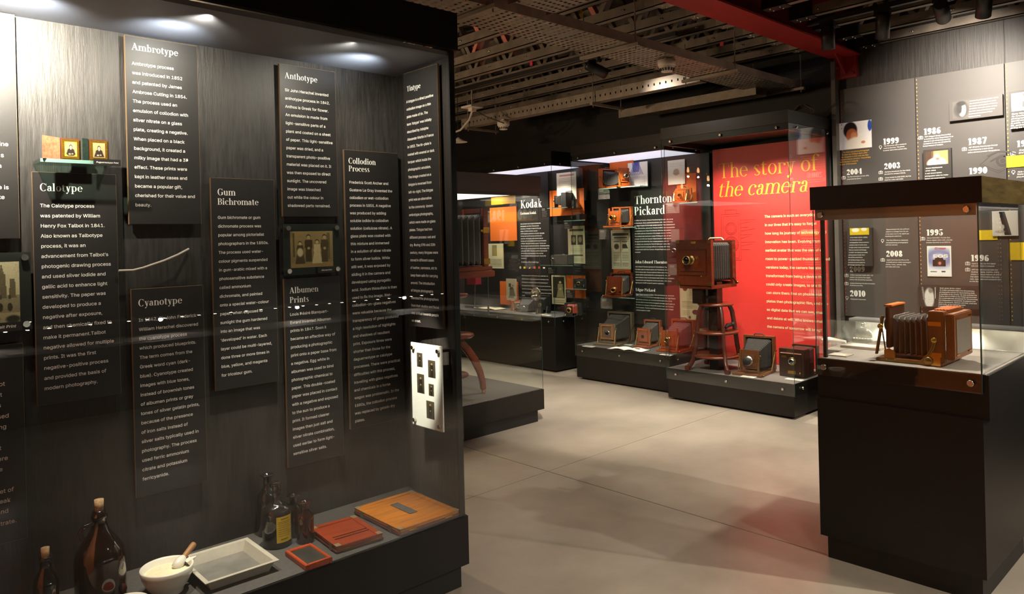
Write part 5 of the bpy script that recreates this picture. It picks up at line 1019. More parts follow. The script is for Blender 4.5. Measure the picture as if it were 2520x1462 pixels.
hang_board('orange_backing', 'large orange board behind the upper Kodak folding camera', 'backing board', (1352, 470), (1438, 528), ORANGE, XQ + .01, .006)
pc = Pic(30, 50, '#cfc4a0').rect(.1, .86, .95, .92, '#4a4130').rect(.2, .5, .5, .76, '#3a3226').rect(.58, .5, .92, .76, '#3a3226').ell(.35, .64, .1, .08, '#a39878').ell(.75, .64, .1, .08, '#a39878').rows(.15, .3, .9, .42, 4, '#8d8468').rect(.12, .2, .9, .24, '#5a5140').rows(.15, .06, .9, .15, 3, '#8d8468')
hang_board('poster', 'cream poster with two dark portraits beside the Kodak panel', 'poster', (1397, 557), (1439.5, 649), CREAM, XQ, .008, pc)
pc = Pic(26, 52, '#c9c098').rect(.1, .22, .92, .95, '#2a2619').fig(.62, .24, .58, '#8f8a63', '#c2b88e', True).rows(.1, .05, .9, .18, 2, '#8a8260')
hang_board('poster', 'tall pale poster of a standing woman low in the Kodak case', 'poster', (1357, 677.5), (1393, 750), CREAM, XQ - .01, .008, pc)
hang_board('orange_backing', 'orange board low at the right end of the Kodak case', 'backing board', (1393, 677.5), (1441, 735), ORANGE, XQ + .01, .006)
hang_board('orange_backing', 'orange board behind the small sketch low in the Kodak case', 'backing board', (1230, 692), (1275.5, 752), ORANGE, XQ + .01, .006)
pc = Pic(24, 46, '#b5a98f').rect(.25, .62, .5, .78, '#4f473a').trap(.2, .55, .6, .3, .55, .2, '#6e6552').trap(.5, .62, .5, .2, .55, .15, '#4f473a').rect(.2, .12, .75, .18, '#6e6552').rect(.6, .65, .75, .72, '#6e6552')
hang_board('poster', 'small framed sketch of a woman on the orange Kodak board', 'poster', (1245.4, 685.6), (1271, 740), CREAM, XQ - .02, .008, pc)
hang_board('orange_backing', 'orange board at upper left of the Kodak case', 'backing board', (1205, 512), (1272, 592), ORANGE, XQ + .01, .006)
hang_board('orange_backing', 'yellow board behind glass at left of the Kodak case', 'backing board', (1208, 470), (1268, 500), mat('mustard_board', '#d09a2c', .6), XQ, .006)
pc = Pic(24, 36, '#cfc6a4').rect(.3, .5, .6, .95, '#8a7c50').rows(.1, .08, .9, .4, 6, '#6d654c')
hang_board('poster', 'cream poster with spoon drawing left in the Kodak case', 'poster', (1200, 600), (1239, 661), CREAM, XQ - .01, .008, pc)
def folding(label, loc, rz, w=.16, h=.11, d=.04, bx=.09, bel=BELB, body=LEATH, lr=.014, m=NICK):
    t = thing('folding_camera', label, 'camera', loc, rz)
    MB().bbox((-d, -w / 2, 0), (0, w / 2, h), .004).build('body', body, t); MB().bbox((0, -w * .32, 0), (bx + .02, w * .32, .008), .002).build('bed', body, t)
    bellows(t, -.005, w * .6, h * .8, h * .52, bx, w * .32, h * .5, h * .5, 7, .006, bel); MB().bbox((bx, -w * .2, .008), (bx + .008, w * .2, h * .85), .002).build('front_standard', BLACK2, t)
    lens(t, bx + .008, 0, h * .52, lr, .014, m, shutter=lr * 1.7); MB().bbox((-d * .8, -w * .12, h), (-d * .3, w * .12, h + .008), .002).build('top_finder', m, t)
    for s in (-1, 1): MB().bar((.0, s * w * .33, h * .4), (bx * .6, s * w * .33, .006), .003, .006, up=(0, 1, 0)).build('strut', m, t)
    return t
z = shelf('glass shelf carrying the upper folding camera in the Kodak case', (1346, 512), (1396, 510), 6.1, 6.34)
folding('black folding camera on the upper glass shelf of Kodak case', (6.24, pt(1386, 510, 'x', 6.2).y, z), PI / 2 + .2, .2, .17, .07, .12)
z = shelf('glass shelf carrying the small low camera in the Kodak case', (1388, 543), (1440, 541), 6.15, 6.34)
folding('small low black folding camera below the orange board in Kodak case', (6.26, pt(1418, 541, 'x', 6.2).y, z), PI / 2 + .1, .14, .07, .05, .08)
z = shelf('glass shelf carrying the wide box camera in the Kodak case', (1330, 655), (1410, 650), 6.05, 6.34)
b10 = thing('panoramic_camera', 'wide grey box camera on the middle glass shelf of Kodak case', 'camera', (6.22, pt(1374, 652, 'x', 6.15).y, z), PI)
MB().bbox((-.06, -.13, 0), (.06, .13, .11), .005).build('body', mat('grey_leather', '#55504a', .6, var=.2, scale=60), b10); lens(b10, .06, -.09, .06, .016, .02, NICK); MB().box((-.02, -.02, .11), (.02, .02, .122)).build('finder', NICK, b10)
z = shelf('glass shelf carrying the small camera before the lower orange board', (1392, 712), (1443, 709), 6.12, 6.34)
folding('small black folding camera before the lower orange board in Kodak case', (6.26, pt(1418, 710, 'x', 6.2).y, z), PI + .6, .15, .1, .06, .08)
for i, (q0, q1, lb) in enumerate((((1331, 511), (1352, 534), 'under the upper folding camera'), ((1387, 546), (1407, 563), 'under the small low camera'), ((1346, 657), (1369, 674), 'under the wide box camera'), ((1392, 713), (1414, 733), 'under the camera by the lower orange board'))):
    lines_card('caption_card', f'dark caption card {lb}', 'caption card', 'B', q0, q1, 'x', 6.1, 7, group='caption cards in Kodak case')
zk = .611
folding('black folding camera with bright red bellows at the Kodak case corner', (6.16, pt(1398, 776, 'z', zk).y - .05, zk), PI + .45, .2, .14, .06, .14, BELRR, lr=.02, m=BRASSD)
folding('brown cased folding camera with faded red bellows on Kodak deck', (6.2, pt(1272, 764, 'z', zk).y, zk), PI + .9, .14, .12, .07, .12, mat('faded_red_bellows', '#8a4a44', .6), body=TEAK)
folding('tall black folding camera beside the flash reflector on Kodak deck', (6.16, pt(1345, 770, 'z', zk).y + .03, zk), PI + .5, .17, .2, .05, .1)
fg = thing('flash_gun', 'silver flash gun with round reflector on the Kodak deck', 'flash gun', (6.1, pt(1356, 768, 'z', zk).y, zk), PI)
MB().lathe([(.001, 0), (.05, 0), (.05, .008), (.018, .012), (.018, .02), (.001, .02)]).build('foot', NICK, fg); MB().cyl((0, 0, .015), (0, 0, .16), .017).build('battery_handle', NICK, fg)
MB().lathe([(.012, 0), (.04, .008), (.065, .03), (.075, .05), (.078, .05), (.066, .026), (.04, .003), (.012, -.004)], (.015, 0, .23), 'x', 32).build('reflector', mat('polished_reflector', '#e8e0d0', .18, 1), fg); MB().ball((.04, 0, .23), .016, 8).build('flash_bulb', mat('milky_bulb', '#cfc9bf', .2), fg); MB().bar((0, 0, .15), (.015, 0, .23), .02, .02).build('bracket', NICK, fg)
tw = thing('press_camera', 'big dark press camera with rolled hood at the middle of Kodak deck', 'camera', (6.2, pt(1308, 766, 'z', zk).y, zk), PI + .2)
MB().bbox((-.08, -.11, 0), (.04, .11, .16), .006).build('body', LEATH, tw); MB().add([(.04, -.09, .02), (.04, .09, .02), (.04, .09, .15), (.04, -.09, .15), (.14, -.06, .02), (.14, .06, .02), (.11, .06, .09), (.11, -.06, .09)], [(4, 5, 6, 7), (0, 4, 7, 3), (1, 2, 6, 5), (3, 7, 6, 2), (0, 1, 5, 4)]).build('sloping_front', LEATH, tw); MB().tube([(-.03, -.07, .2), (-.03, .07, .2)], .03, 16).build('rolled_hood', LEATH, tw); MB().box((-.04, -.02, .15), (-.02, .02, .19)).build('hood_post', NICK, tw); MB().tube([(0, .1, .2), (0, .115, .2), (0, .115, .1)], .005).build('crank', NICK, tw); lens(tw, .13, 0, .055, .02, .02, NICK)
bk = thing('open_book', 'open cream notebook at the left of the Kodak deck', 'book', (*pt(1205, 761, 'z', zk)[:2], zk), .05)
for s in (-1, 1): MB().add([(-.09, 0, .012), (.09, 0, .012), (.09, s * .1, .02), (-.09, s * .1, .02), (.09, s * .2, .01), (-.09, s * .2, .01)], [(0, 1, 2, 3), (3, 2, 4, 5)], True).build('page', CREAM, bk)
MB().box((-.093, -.205, 0), (.093, .205, .006)).build('cover', WALN, bk)
bx_ = thing('film_box', 'small cream film box lying on the Kodak deck', 'box', (*pt(1225, 752, 'z', zk)[:2], zk), .3); MB().bbox((-.05, -.07, 0), (.05, .07, .03), .002).build('carton', CREAM, bx_); MB().box((-.0505, -.0705, .004), (-.02, .0705, .0305)).build('yellow_band', YELB, bx_)
deck_card('white leaflet on the Kodak deck beside the press camera', (1307, 765), zk, .14, .07, m=PAPER); deck_card('cream leaflet at the front of Kodak deck', (1328, 772), zk, .18, .08, m=CREAM); deck_card('white leaflet in front of the flash gun', (1343, 776), zk, .14, .06, m=PAPER)
sl = thing('flash_lamp', 'thin chrome stand with a red flash box, left of Kodak deck', 'flash lamp', (*pt(1168, 757, 'z', zk)[:2], zk))
MB().cyl((0, 0, 0), (.02, .0, .3), .006).build('stem', NICK, sl); MB().bbox((-.05, -.09, .3), (.05, .09, .39), .004).build('red_box', mat('crimson_box', '#8a1f2c', .5), sl); MB().lathe([(.001, 0), (.05, 0), (.045, .006), (.001, .006)]).build('foot', NICK, sl)
# ================================================================ case with the tall studio camera (behind the large case)
c2 = thing('glass_case', 'black framed glass case standing behind the large wall case', 'display case', (3.5, 4.7, 0), world=True)
box('plinth', (2.65, 4.235, 0), (4.225, 5.16, .101), PLINTH, c2); box('base', (2.6, 4.2, .101), (4.267, 5.19, .262), BLACK, c2); box('deck', (2.61, 4.21, .262), (4.257, 5.18, .266), DECK, c2)
box('header', (2.6, 4.2, 1.86), (4.29, 5.19, 2.0), mat('brown_black_board', '#352a24', .5, var=.15, scale=20, stretch=(1, 1, 6)), c2)
box('header_rail', (2.61, 4.205, 1.838), (4.28, 4.22, 1.86), mat('brown_black_board', '#352a24'), c2)
box('light_panel', (2.75, 4.32, 1.85), (4.1, 5.1, 1.8595), glow('light_panel_c2', '#e8ddd4', .9), c2)
for nm, a, b in (('front_pane', (2.6, 4.205, .266), (4.262, 4.213, 1.86)), ('side_pane', (4.254, 4.2135, .266), (4.262, 5.177, 1.86)), ('back_pane', (2.6, 5.1775, .266), (4.262, 5.1855, 1.86))): box(nm, a, b, GLASS, c2)
box('glass_edge', (4.2615, 4.204, .266), (4.263, 4.2075, 1.86), GEDGE, c2)
ss = thing('camera_stand', 'tall mahogany camera stand with shelves, curved legs and castors', 'stand', (3.56, 4.52, .266), world=True)
cx, cy = 3.56, 4.52
box('post', (cx - .05, cy - .05, .40), (cx + .05, cy + .05, 1.2), MAHOGV, ss)
for z, r in ((1.064, .15), (.749, .19), (.44, .14)): MB().lathe([(.001, z - .014), (r - .012, z - .014), (r, z - .004), (r, z + .004), (r - .006, z + .012), (.001, z + .012)], (cx, cy, 0), 'z', 40).build('round_shelf', MAHOG, ss)
for k in range(3):
    a = -.28 + k * 2 * PI / 3; dx, dy = math.cos(a), math.sin(a); rd = [.275, .27, .25, .205, .15, .10, .075, .07]; zz = [.30, .36, .44, .54, .62, .68, .72, .735]
    wd = [.04, .045, .05, .06, .06, .055, .045, .04]; m = MB().sweep([(cx + dx * rd[i], cy + dy * rd[i], zz[i]) for i in range(len(zz))], [.036] * len(zz), wd, (-dy, dx, 0))
    m.build('curved_leg', MAHOG, ss)
    MB().lathe([(.001, -.008), (.014, -.008), (.016, 0), (.014, .008), (.001, .008)], (cx + dx * .28, cy + dy * .28, .282), 'y', 16).build('castor', mat('brown_porcelain_castor', '#8a5a40', .3), ss); MB().cyl((cx + dx * .278, cy + dy * .278, .285), (cx + dx * .275, cy + dy * .275, .31), .009).build('castor_stem', BRASSD, ss)
k2 = thing('studio_camera', 'tall studio camera with grey pleated bellows and brass clamps', 'camera', (3.6, 4.45, 1.2), world=True)
MB().bbox((3.1, 4.31, 1.2), (3.865, 4.60, 1.25), .006).build('lower_bed', MAHOG, k2); MB().bbox((3.1, 4.32, 1.252), (3.85, 4.59, 1.285), .006).build('upper_bed', MAHOG, k2)
for y in (4.325, 4.555): MB().bbox((3.765, y, 1.285), (3.815, y + .03, 1.74), .003).build('upright', MAHOG, k2)
MB().bbox((3.765, 4.355, 1.70), (3.815, 4.555, 1.74), .003).build('top_rail', MAHOGV, k2); MB().box((3.775, 4.355, 1.29), (3.787, 4.555, 1.70)).build('rear_board', BELB, k2)
for z in (1.545, 1.3): MB().bbox((3.757, 4.318, z), (3.822, 4.324, z + .045), .002).build('brass_clamp', BRASS, k2)
MB().box((3.735, 4.32, 1.555), (3.765, 4.335, 1.572)).build('brass_tongue', BRASS, k2)
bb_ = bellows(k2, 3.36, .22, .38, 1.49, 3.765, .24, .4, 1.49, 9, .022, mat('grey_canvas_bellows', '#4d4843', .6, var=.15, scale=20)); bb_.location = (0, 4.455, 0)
MB().bbox((3.335, 4.33, 1.285), (3.36, 4.58, 1.72), .003).build('front_board', MAHOGV, k2)
MB().cyl((3.8, 4.33, .9), (3.8, 4.33, 1.2), .008).build('crank_rod', TRACK, k2)

# ================================================================ pedestal case in the foreground
X0, X1, Y0, Y1 = 3.32, 4.0, .845, 1.507
pd = thing('pedestal_case', 'black pedestal with a glass top holding one bellows camera', 'display case', (3.66, 1.17, 0), world=True)
box('plinth', (X0 + .02, Y0 + .02, 0), (X1 - .01, Y1 - .025, .103), PLINTH, pd)
box('body', (X0, Y0, .103), (X1, Y1, .735), BLACK, pd)
box('apron', (X0 + .012, Y0 - .02, .735), (X1 + .02, Y1, .912), BLACK, pd)
box('deck', (X0 + .013, Y0 - .01, .912), (X1 + .01, Y1 - .01, .916), DECKL, pd)
box('header', (X0, Y0 - .013, 1.595), (X1 + .04, Y1 + .012, 1.70), BLACK, pd)
box('header_side_skin', (X0 + .002, Y0 - .0145, 1.596), (X1 + .0405, Y0 - .0132, 1.6995), mat('brushed_olive_skin', '#5a4a26', .38, var=.4, scale=8, stretch=(1, 1, 6), detail=6), pd)
box('header_rail', (X0 + .012, Y0 + .01, 1.547), (X0 + .03, Y1 - .005, 1.595), mat('warm_lit_rail', '#8a7a68', .35), pd)  # rail colour lightened to stand in for warm light and reflection
box('soffit', (X0 + .03, Y0 + .012, 1.575), (X1, Y1 - .012, 1.594), mat('pale_soffit', '#bdb8bc', .6), pd)
zt = 1.593
box('front_pane', (X0, Y0 + .004, .838), (X0 + .009, Y1, zt), GLASS, pd); box('side_pane', (X0 + .02, Y0 - .004, .916), (X1, Y0 + .004, zt), GLASS, pd); box('side_pane', (X0 + .0095, Y1 - .008, .84), (X1, Y1, zt), GLASS, pd); box('back_pane', (X1 - .008, Y0 + .005, .916), (X1, Y1 - .009, zt), GLASS, pd)
box('glass_edge', (X0 - .0005, Y0, .838), (X0 + .0095, Y0 + .0038, zt), GEDGE, pd); box('glass_edge', (X0 - .0005, Y1 - .002, .84), (X0 + .005, Y1 + .0005, zt), GEDGE, pd)
box('corner_post', (X0 + .03, Y1 - .035, .916), (X0 + .045, Y1 - .02, 1.575), BLACK2, pd)
for y, z in ((.885, 1.571), (1.472, 1.571), (.885, .877), (1.472, .877)): bolt(pd, (X0, y, z), (1, 0, 0), .0135)
for x in (3.45, 3.9): case_lamp(pd, (x, 1.15, 1.565), (x - .02, 1.15, .9), 12, 115, .7, (1, .9, .76), .02)
case_lamp(pd, (3.62, 1.0, 1.2), (3.66, 1.15, 1.6), 1.2, 150, 1, (1, .93, .88), .02)
# the view camera on the pedestal, lens to the left
pc_ = thing('view_camera', 'walnut view camera with black bellows and brass fittings on pedestal', 'camera', (3.40, 1.03, .916), 0, world=False)
WA = mat('warm_walnut', '#6d3c1a', .38, var=.3, scale=14, coat=.15)
# local: x = away from the visitor, y = toward the lens
MB().bbox((.0, -.02, 0), (.27, .245, .016), .003).build('baseboard', WA, pc_)
MB().box((-.0015, .0, .004), (0, .225, .016)).build('brass_rail', BRASSD, pc_); MB().box((-.0022, -.015, .003), (0, .02, .045)).build('brass_bracket', BRASS, pc_)
for y in (.05, .11, .165, .2): MB().lathe([(.0005, -.003), (.003, -.003), (.003, 0)], (0, y, .011), 'y', 8).build('screw', BRASSD, pc_)
MB().lathe([(.0005, -.012), (.015, -.012), (.017, -.009), (.017, -.003), (.006, 0)], (-.002, .03, .022), 'x', 20).build('focus_knob', BRASSD, pc_)
MB().bbox((.03, .02, .028), (.24, .22, .036), .002).build('sliding_bed', WALN, pc_)
frame4_rear = MB()
frame4_rear.bbox((.0, -.03, .016), (.02, .03, .232), .003).bbox((.25, -.03, .016), (.27, .03, .232), .003).bbox((.02, -.03, .016), (.25, .03, .036), .003).bbox((.02, -.03, .212), (.25, .03, .232), .003)
frame4_rear.build('rear_frame', WA, pc_)
MB().bbox((.01, -.065, .03), (.262, -.032, .222), .004).build('reversing_back', WA, pc_); MB().box((.04, -.067, .055), (.235, -.0655, .195)).build('ground_glass', mat('ground_glass', '#6f6c62', .35, var=.1, scale=8), pc_)
for x in (.05, .22): MB().box((x - .02, -.069, .2), (x + .02, -.0655, .206)).build('back_catch', BRASS, pc_); MB().box((x - .02, -.069, .046), (x + .02, -.0655, .052)).build('back_catch', BRASS, pc_)
for k in range(5): MB().bbox((.045, -.035 + .012 * k, .232), (.23, -.026 + .012 * k, .238), .002).build('top_rib', TEAK, pc_)
for z in (.17, .04): MB().box((-.002, -.02, z), (0, .03, z + .018)).build('brass_hinge', BRASS, pc_)
# bellows run along local y
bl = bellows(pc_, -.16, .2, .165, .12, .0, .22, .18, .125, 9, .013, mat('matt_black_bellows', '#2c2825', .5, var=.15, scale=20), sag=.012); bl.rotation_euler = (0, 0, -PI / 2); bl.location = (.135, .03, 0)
bl.rotation_euler = (0, 0, PI / 2); bl.scale = (-1, 1, 1)
MB().bbox((.04, .198, .055), (.23, .215, .238), .003).build('front_panel', mat('dark_walnut', '#3d2317'), pc_); MB().bbox((.05, .19, .238), (.22, .225, .246), .002).build('top_bar', TEAK, pc_)
for x in (.012, .252): MB().bar((x, .245, .03), (x, .215, .2), .008, .016, up=(1, 0, 0)).build('front_upright', BRASSD, pc_); MB().bar((x, .205, .03), (x, .225, .19), .004, .007, up=(1, 0, 0)).build('front_strut', BRASSD, pc_)
MB().lathe([(.0005, -.012), (.011, -.012), (.012, -.004), (.004, 0)], (.006, .222, .155), 'x', 18).build('clamp_knob', BRASS, pc_)
MB().add([(.004, .165, .016), (.004, .21, .016), (.004, .21, .05), (.004, .19, .06), (.004, .165, .045), (.008, .165, .016), (.008, .21, .016), (.008, .21, .05), (.008, .19, .06), (.008, .165, .045)], [(0, 1, 2, 3, 4), (9, 8, 7, 6, 5), (0, 5, 6, 1), (1, 6, 7, 2), (2, 7, 8, 3), (3, 8, 9, 4), (4, 9, 5, 0)]).build('gear_plate', BRASS, pc_)
for off in (0, .008):
    MB().tube([(-.003, .06 - off, .018), (-.003, .035 - off, .045), (-.003, .018 - off, .075), (-.003, .008 - off, .11)], .0028, 6).build('curved_strut', BRASSD, pc_)
MB().lathe([(.0005, -.01), (.011, -.01), (.012, -.004), (.004, 0)], (-.002, .006, .112), 'x', 18).build('clamp_knob', BRASS, pc_)
lens(pc_, .0, 0, 0, .026, .03, LEATH).matrix_local = Matrix.Translation((.135, .215, .15)) @ Matrix.Rotation(PI / 2, 4, 'Z')
deck_card('small tan-edged caption card at the left corner of the pedestal', (2068, 874), .9165, .09, .085, .0, m=mat('grey_tan_card', '#a89a8c', .6), ink=WHITE, rows=6)
deck_card('larger tan-edged caption card behind the view camera front', (2128, 856), .9165, .19, .12, .0, m=mat('grey_tan_card', '#a89a8c'), ink=WHITE, rows=7, th=.012)

# ================================================================ timeline wall
XQ = 6.425
def T(txt, px0, px1, m=WHITE, par=None, Tw=.25): return serif_obj('year', txt, m, 'B', px0, px1, 'x', XQ, par, T=Tw, ital=.0)
def cap(lines, px0, pitch, px_r, idx, par, m=WHITE, it=.18):
    return body_obj('caption_text', lines, m, 'B', px0, (px0[0] + .3 * len(lines), px0[1] + pitch * (len(lines) - 1)), idx, px_r, 'x', XQ, par, res=2, bold=.008, ital=it)
def icon(par, px, bulb=False):
    o = pt(*px, 'x', XQ); o.x -= .0012; w = .03
    P = (ring(.013, .02, .012, .003, 12) + [seg(.009, .004, .017, .004, .006)]) if bulb else rr(0, 0, w, .02, .003) + ring(w / 2, .01, .007, .003, 12) + [seg(.009, .023, .021, .023, .004)]
    flat('icon', P, WHITE, 'B', o, par)
edges = [2.655, 2.055, 1.442, .826, .2, -.4, -1.0, -1.6, -2.2]
colm = [mat('red_dot', '#e0342a', .6), mat('orange_dot', '#f0953a', .6), mat('yellow_dot', '#f2b92e', .6), mat('yellow_dot', '#f2b92e'), YELB, YELB, YELB, YELB]
TB = []
for i, (a, b) in enumerate(zip(edges, edges[1:])):
    lb = ['grey timeline board with red dots and the baby photograph', 'grey timeline board with orange dots, 1986 and 1987', 'grey timeline board with yellow dots cut by the right edge'] + [f'grey timeline board, {k} past the yellow dotted one' for k in ('first', 'second', 'third', 'fourth', 'fifth')]
    t = thing('timeline_board', lb[i], 'display board', (XQ, (a + b) / 2, .76), world=True)
    box('board', (XQ, b + .003, .76), (6.4445, a - .003, 2.71), TIMEL, t)
    P = []; z = 2.69; o = Vector((XQ - .0012, a - .012, 0))
    while z > .8: P.append([(.004 * math.cos(k * PI / 4) + 0, z + .0055 * math.sin(k * PI / 4)) for k in range(8)]); z -= .0315
    flat('dotted_line', P, colm[i], 'B', o, t); TB.append(t)
# board 1
pc = Pic(46, 36, '#efe9e6').ell(.22, .5, .3, .6, '#dfe0ea', .5).ell(.38, .7, .2, .3, '#1d1411', .2).ell(.42, .52, .17, .24, '#b4603c', .25).ell(.48, .5, .09, .12, '#d08a62', .5).ell(.55, .18, .32, .25, '#f3e9dc', .3).ell(.75, .22, .06, .05, '#c98a66', .4).ell(.95, .8, .06, .2, '#2f4a9a', .3).ell(.05, .5, .1, .5, '#f4f2f0', .5).noise(.012)
a = pt(2061, 302, 'x', XQ); b = pt(2146, 362, 'x', XQ); pc.build('baby_photograph', 'B', (XQ - .0015, a.y, b.z), a.y - b.y, a.z - b.z - .01, TB[0])
cap(['The first cell phone photograph', 'is taken by Philippe Kahn after', 'his daughter\u2019s birth with the first', 'camera phone solution, PictureMail,', 'and shared it instantly', 'to over 2000 people.'], (2073.8, 377), 5.8, (2149, 390), 3, TB[0], YEL, .3)
T('2004', (2084, 430.8), (2121.4, 427.5), par=TB[0]); cap(['The first mirrorless camera, RD1,', 'is launched by Epson.'], (2085, 437), 5.5, (2139, 434), 0, TB[0]); icon(TB[0], (2072, 441))
T('1999', (2173.4, 356.4), (2212.5, 353), par=TB[0]); cap(['The first phone with a camera is', 'made by Kyocera. This phone,', 'however, had a front camera only.'], (2175, 361), 5.5, (2235, 368), 2, TB[0]); icon(TB[0], (2163, 368), True)
T('2003', (2176, 416.6), (2215.8, 412.5), par=TB[0]); cap(['Olympus introduces the four thirds', 'standard for compact DSLRs.'], (2177, 424.8), 5.5, (2240, 421), 0, TB[0]); cap(['Canon builds the EOS 300D, the first', 'DSLR for under USD 1000.'], (2178, 439), 5.5, (2242, 436), 0, TB[0]); icon(TB[0], (2163, 428)); icon(TB[0], (2163, 444))
T('2008', (2181, 631.6), (2221, 630.5), par=TB[0]); cap(['Apple launches the iPhone 3G,', 'a mobile phone which converged', 'phone, music, camera, web,', 'and video all in one.'], (2182, 641), 5.6, (2242, 645), 1, TB[0]); icon(TB[0], (2168, 643)); cap(['The first iPhone is released,', 'revolutionising photography', 'with its camera.'], (2181, 593), 5.6, (2235, 593), 0, TB[0]); icon(TB[0], (2168, 598), True); cap(['Daguerreotype the new software', 'ushers in a change from the use', 'of the dark room to the digital age', 'requiring the Lightroom.'], (2181, 566), 5.6, (2240, 578), 2, TB[0])
T('2009', (2091.4, 669), (2128.4, 668), par=TB[0]); cap(['Fujifilm launches FinePix REAL 3D', 'System, the world\u2019s first digital', 'camera with 3D printing capability.'], (2092, 678), 5.6, (2150, 689), 2, TB[0]); icon(TB[0], (2079, 681)); cap(['Kodak announces the discontinuation', 'of Kodachrome film.'], (2092, 698), 5.4, (2153, 698), 0, TB[0]); icon(TB[0], (2079, 701))
T('2010', (2092, 729), (2130, 727), par=TB[0]); cap(['Instagram is launched.'], (2093, 737), 5.4, (2131, 737), 0, TB[0]); icon(TB[0], (2081, 738), True)
# board 2
T('1986', (2273.5, 332.3), (2315.6, 328), par=TB[1]); cap(['TIFF (Tagged Image Format File)', 'is created by Aldus Corporation in an', 'attempt to get all desktop scanner', 'companies to use one standard file', 'format instead of multiple.'], (2275, 338.5), 5.6, (2347, 340), 1, TB[1]); icon(TB[1], (2261, 343))
T('1987', (2382.6, 357.5), (2427.8, 353), par=TB[1]); cap(['GIF (Graphic Interchange Format)', 'is developed by a team at the', 'online services provider CompuServe.'], (2384, 364.5), 6.2, (2464, 370), 2, TB[1]); icon(TB[1], (2368, 371))
T('1990', (2384.8, 429.4), (2430, 426), par=TB[1])
T('1995', (2280, 580), (2321, 579), par=TB[1]); cap(['Canon EOS DSC-3 is the first', 'Canon digital reflex with a Kodak', 'module mounted on an EOS 1n.'], (2281, 587), 5.6, (2345, 591), 1, TB[1]); icon(TB[1], (2266, 591))
T('1996', (2389.4, 642.8), (2434, 641), par=TB[1]); cap(['Casio QV-11, the first digital', 'with LCD screen is released.'], (2391, 650), 5.8, (2450, 650), 0, TB[1]); cap(['APS was introduced with the', 'Eastman Kodak, Fujifilm, AGFA', 'others. A unique feature of APS is', 'that stored information like print', 'ratio, date, time and exposure data', 'on the film.'], (2391, 665), 5.8, (2470, 688), 4, TB[1]); icon(TB[1], (2376, 652)); icon(TB[1], (2376, 667))
o = pt(2411, 406, 'x', XQ); o.x -= .0012; eye = [seg(0, 0, .12, -.07, .003), seg(.12, -.07, .3, .03, .003), seg(.3, .03, .2, .07, .003), seg(0, 0, .07, .06, .003), seg(.02, .0, .12, -.055, .002), seg(.12, -.055, .28, .03, .002)] + ring(.15, .02, .045, .02) + ring(.15, .02, .018, .018) + [seg(.05, .06, .12, .09, .012), seg(.12, .09, .2, .08, .012), seg(.2, .08, .25, .05, .008), seg(.07, .02, .13, .055, .01), seg(.13, .055, .22, .04, .008)]
flat('eye_graphic', eye, mat('dark_grey_graphic', '#3a3734', .6), 'B', o, TB[1])
def tboard(label, px0, px1, m, proud=.03, pic=None, prect=None, lines=None, lpx=None):
    pl = XQ - proud; a = pt(*px0, 'x', pl); b = pt(*px1, 'x', pl)
    t = thing('photo_board', label, 'photo board', (pl, (a.y + b.y) / 2, b.z), world=True)
    box('board', (pl, b.y, b.z), (XQ, a.y, a.z), m, t)
    if pic: w, h = a.y - b.y, a.z - b.z; pic.build('photograph', 'B', (pl - .001, a.y - w * prect[0], b.z + h * prect[1]), w * (prect[2] - prect[0]), h * (prect[3] - prect[1]), t)
    if lines:
        w, h = a.y - b.y, a.z - b.z; o = Vector((pl - .0012, a.y - w * lpx[0], b.z + h * lpx[1])); sans_obj('caption_text', lines, WHITE, 'B', o, w * lpx[2], lpx[3], h * lpx[4], t, 2, .008, .1)
    return t
pc = Pic(26, 26, '#56524e').ell(.5, .5, .42, .46, '#3b3836', .3).ell(.55, .5, .2, .36, '#eceae6', .5).ell(.4, .55, .16, .3, '#2b2826', .5).ell(.5, .85, .25, .14, '#1f1c1a', .5).ell(.62, .45, .08, .2, '#fbfaf6', .5)
tboard('grey board with round shadowy portrait at upper right of timeline', (2336, 249), (2468, 283), TIMEL, .035, pc, (.06, .08, .4, .92), ['Robert Mapplethorpe (1946-1989)', 'An American photographer noted', 'for sombre photographs of flowers,', 'celebrities and male nudes. Among', 'the latter were some that proved', 'controversial because of their', 'explicit themes.'], (.4, .84, .52, 2, .125))
pc = Pic(40, 26, '#c9885a').rect(0, 0, .28, 1, '#4a372b').rect(.28, 0, .36, 1, '#6a4a36').ell(.5, .12, .42, .4, '#f1e7d8', .25).ell(.52, .58, .14, .26, '#e0b28a', .25).ell(.46, .5, .1, .2, '#f2d9b8', .6).ell(.54, .42, .09, .08, '#8a6a50', .5).noise(.012)
tboard('dark board with photo of a smiling man in a white shirt', (2271.5, 370), (2341.5, 441), TIMELD, .035, pc, (.08, .5, .9, .94), ['Gautam Rajadhyaksha', '(1950-2011)', 'A well-known fashion', 'photographer within the Indian', 'fashion and movie industry.'], (.08, .39, .84, 3, .085))
pc = Pic(30, 26, '#d8d6d0').rect(0, 0, .5, .3, '#f0eeea').trap(.1, .9, .7, .12, .6, .08, '#2a2826').trap(.2, .95, .4, .06, .45, .08, '#4a4846').rect(.1, .5, .4, .8, '#b9b7b2').noise(.03)
tboard('dark board with street photo cut by the right edge', (2483, 226), (2575, 308), TIMELD, .035, pc, (.06, .46, .94, .94), ['Garry Winogrand', 'An American street', 'photographer known for', 'spontaneous images of', 'in public engaged in', 'life, particularly of', 'during the 1960s.'], (.06, .37, .8, 2, .062))
o = pt(2477.5, 413, 'x', XQ); t = thing('yellow_tag', 'yellow caption strip cut by the right edge on timeline', 'caption strip', (XQ - .006, o.y, o.z), world=True); box('strip', (XQ - .006, o.y - .35, o.z), (XQ - .0005, o.y, o.z + .085), YELB, t)
T('19', (2502.4, 362.4), (2524, 360), par=TB[2])
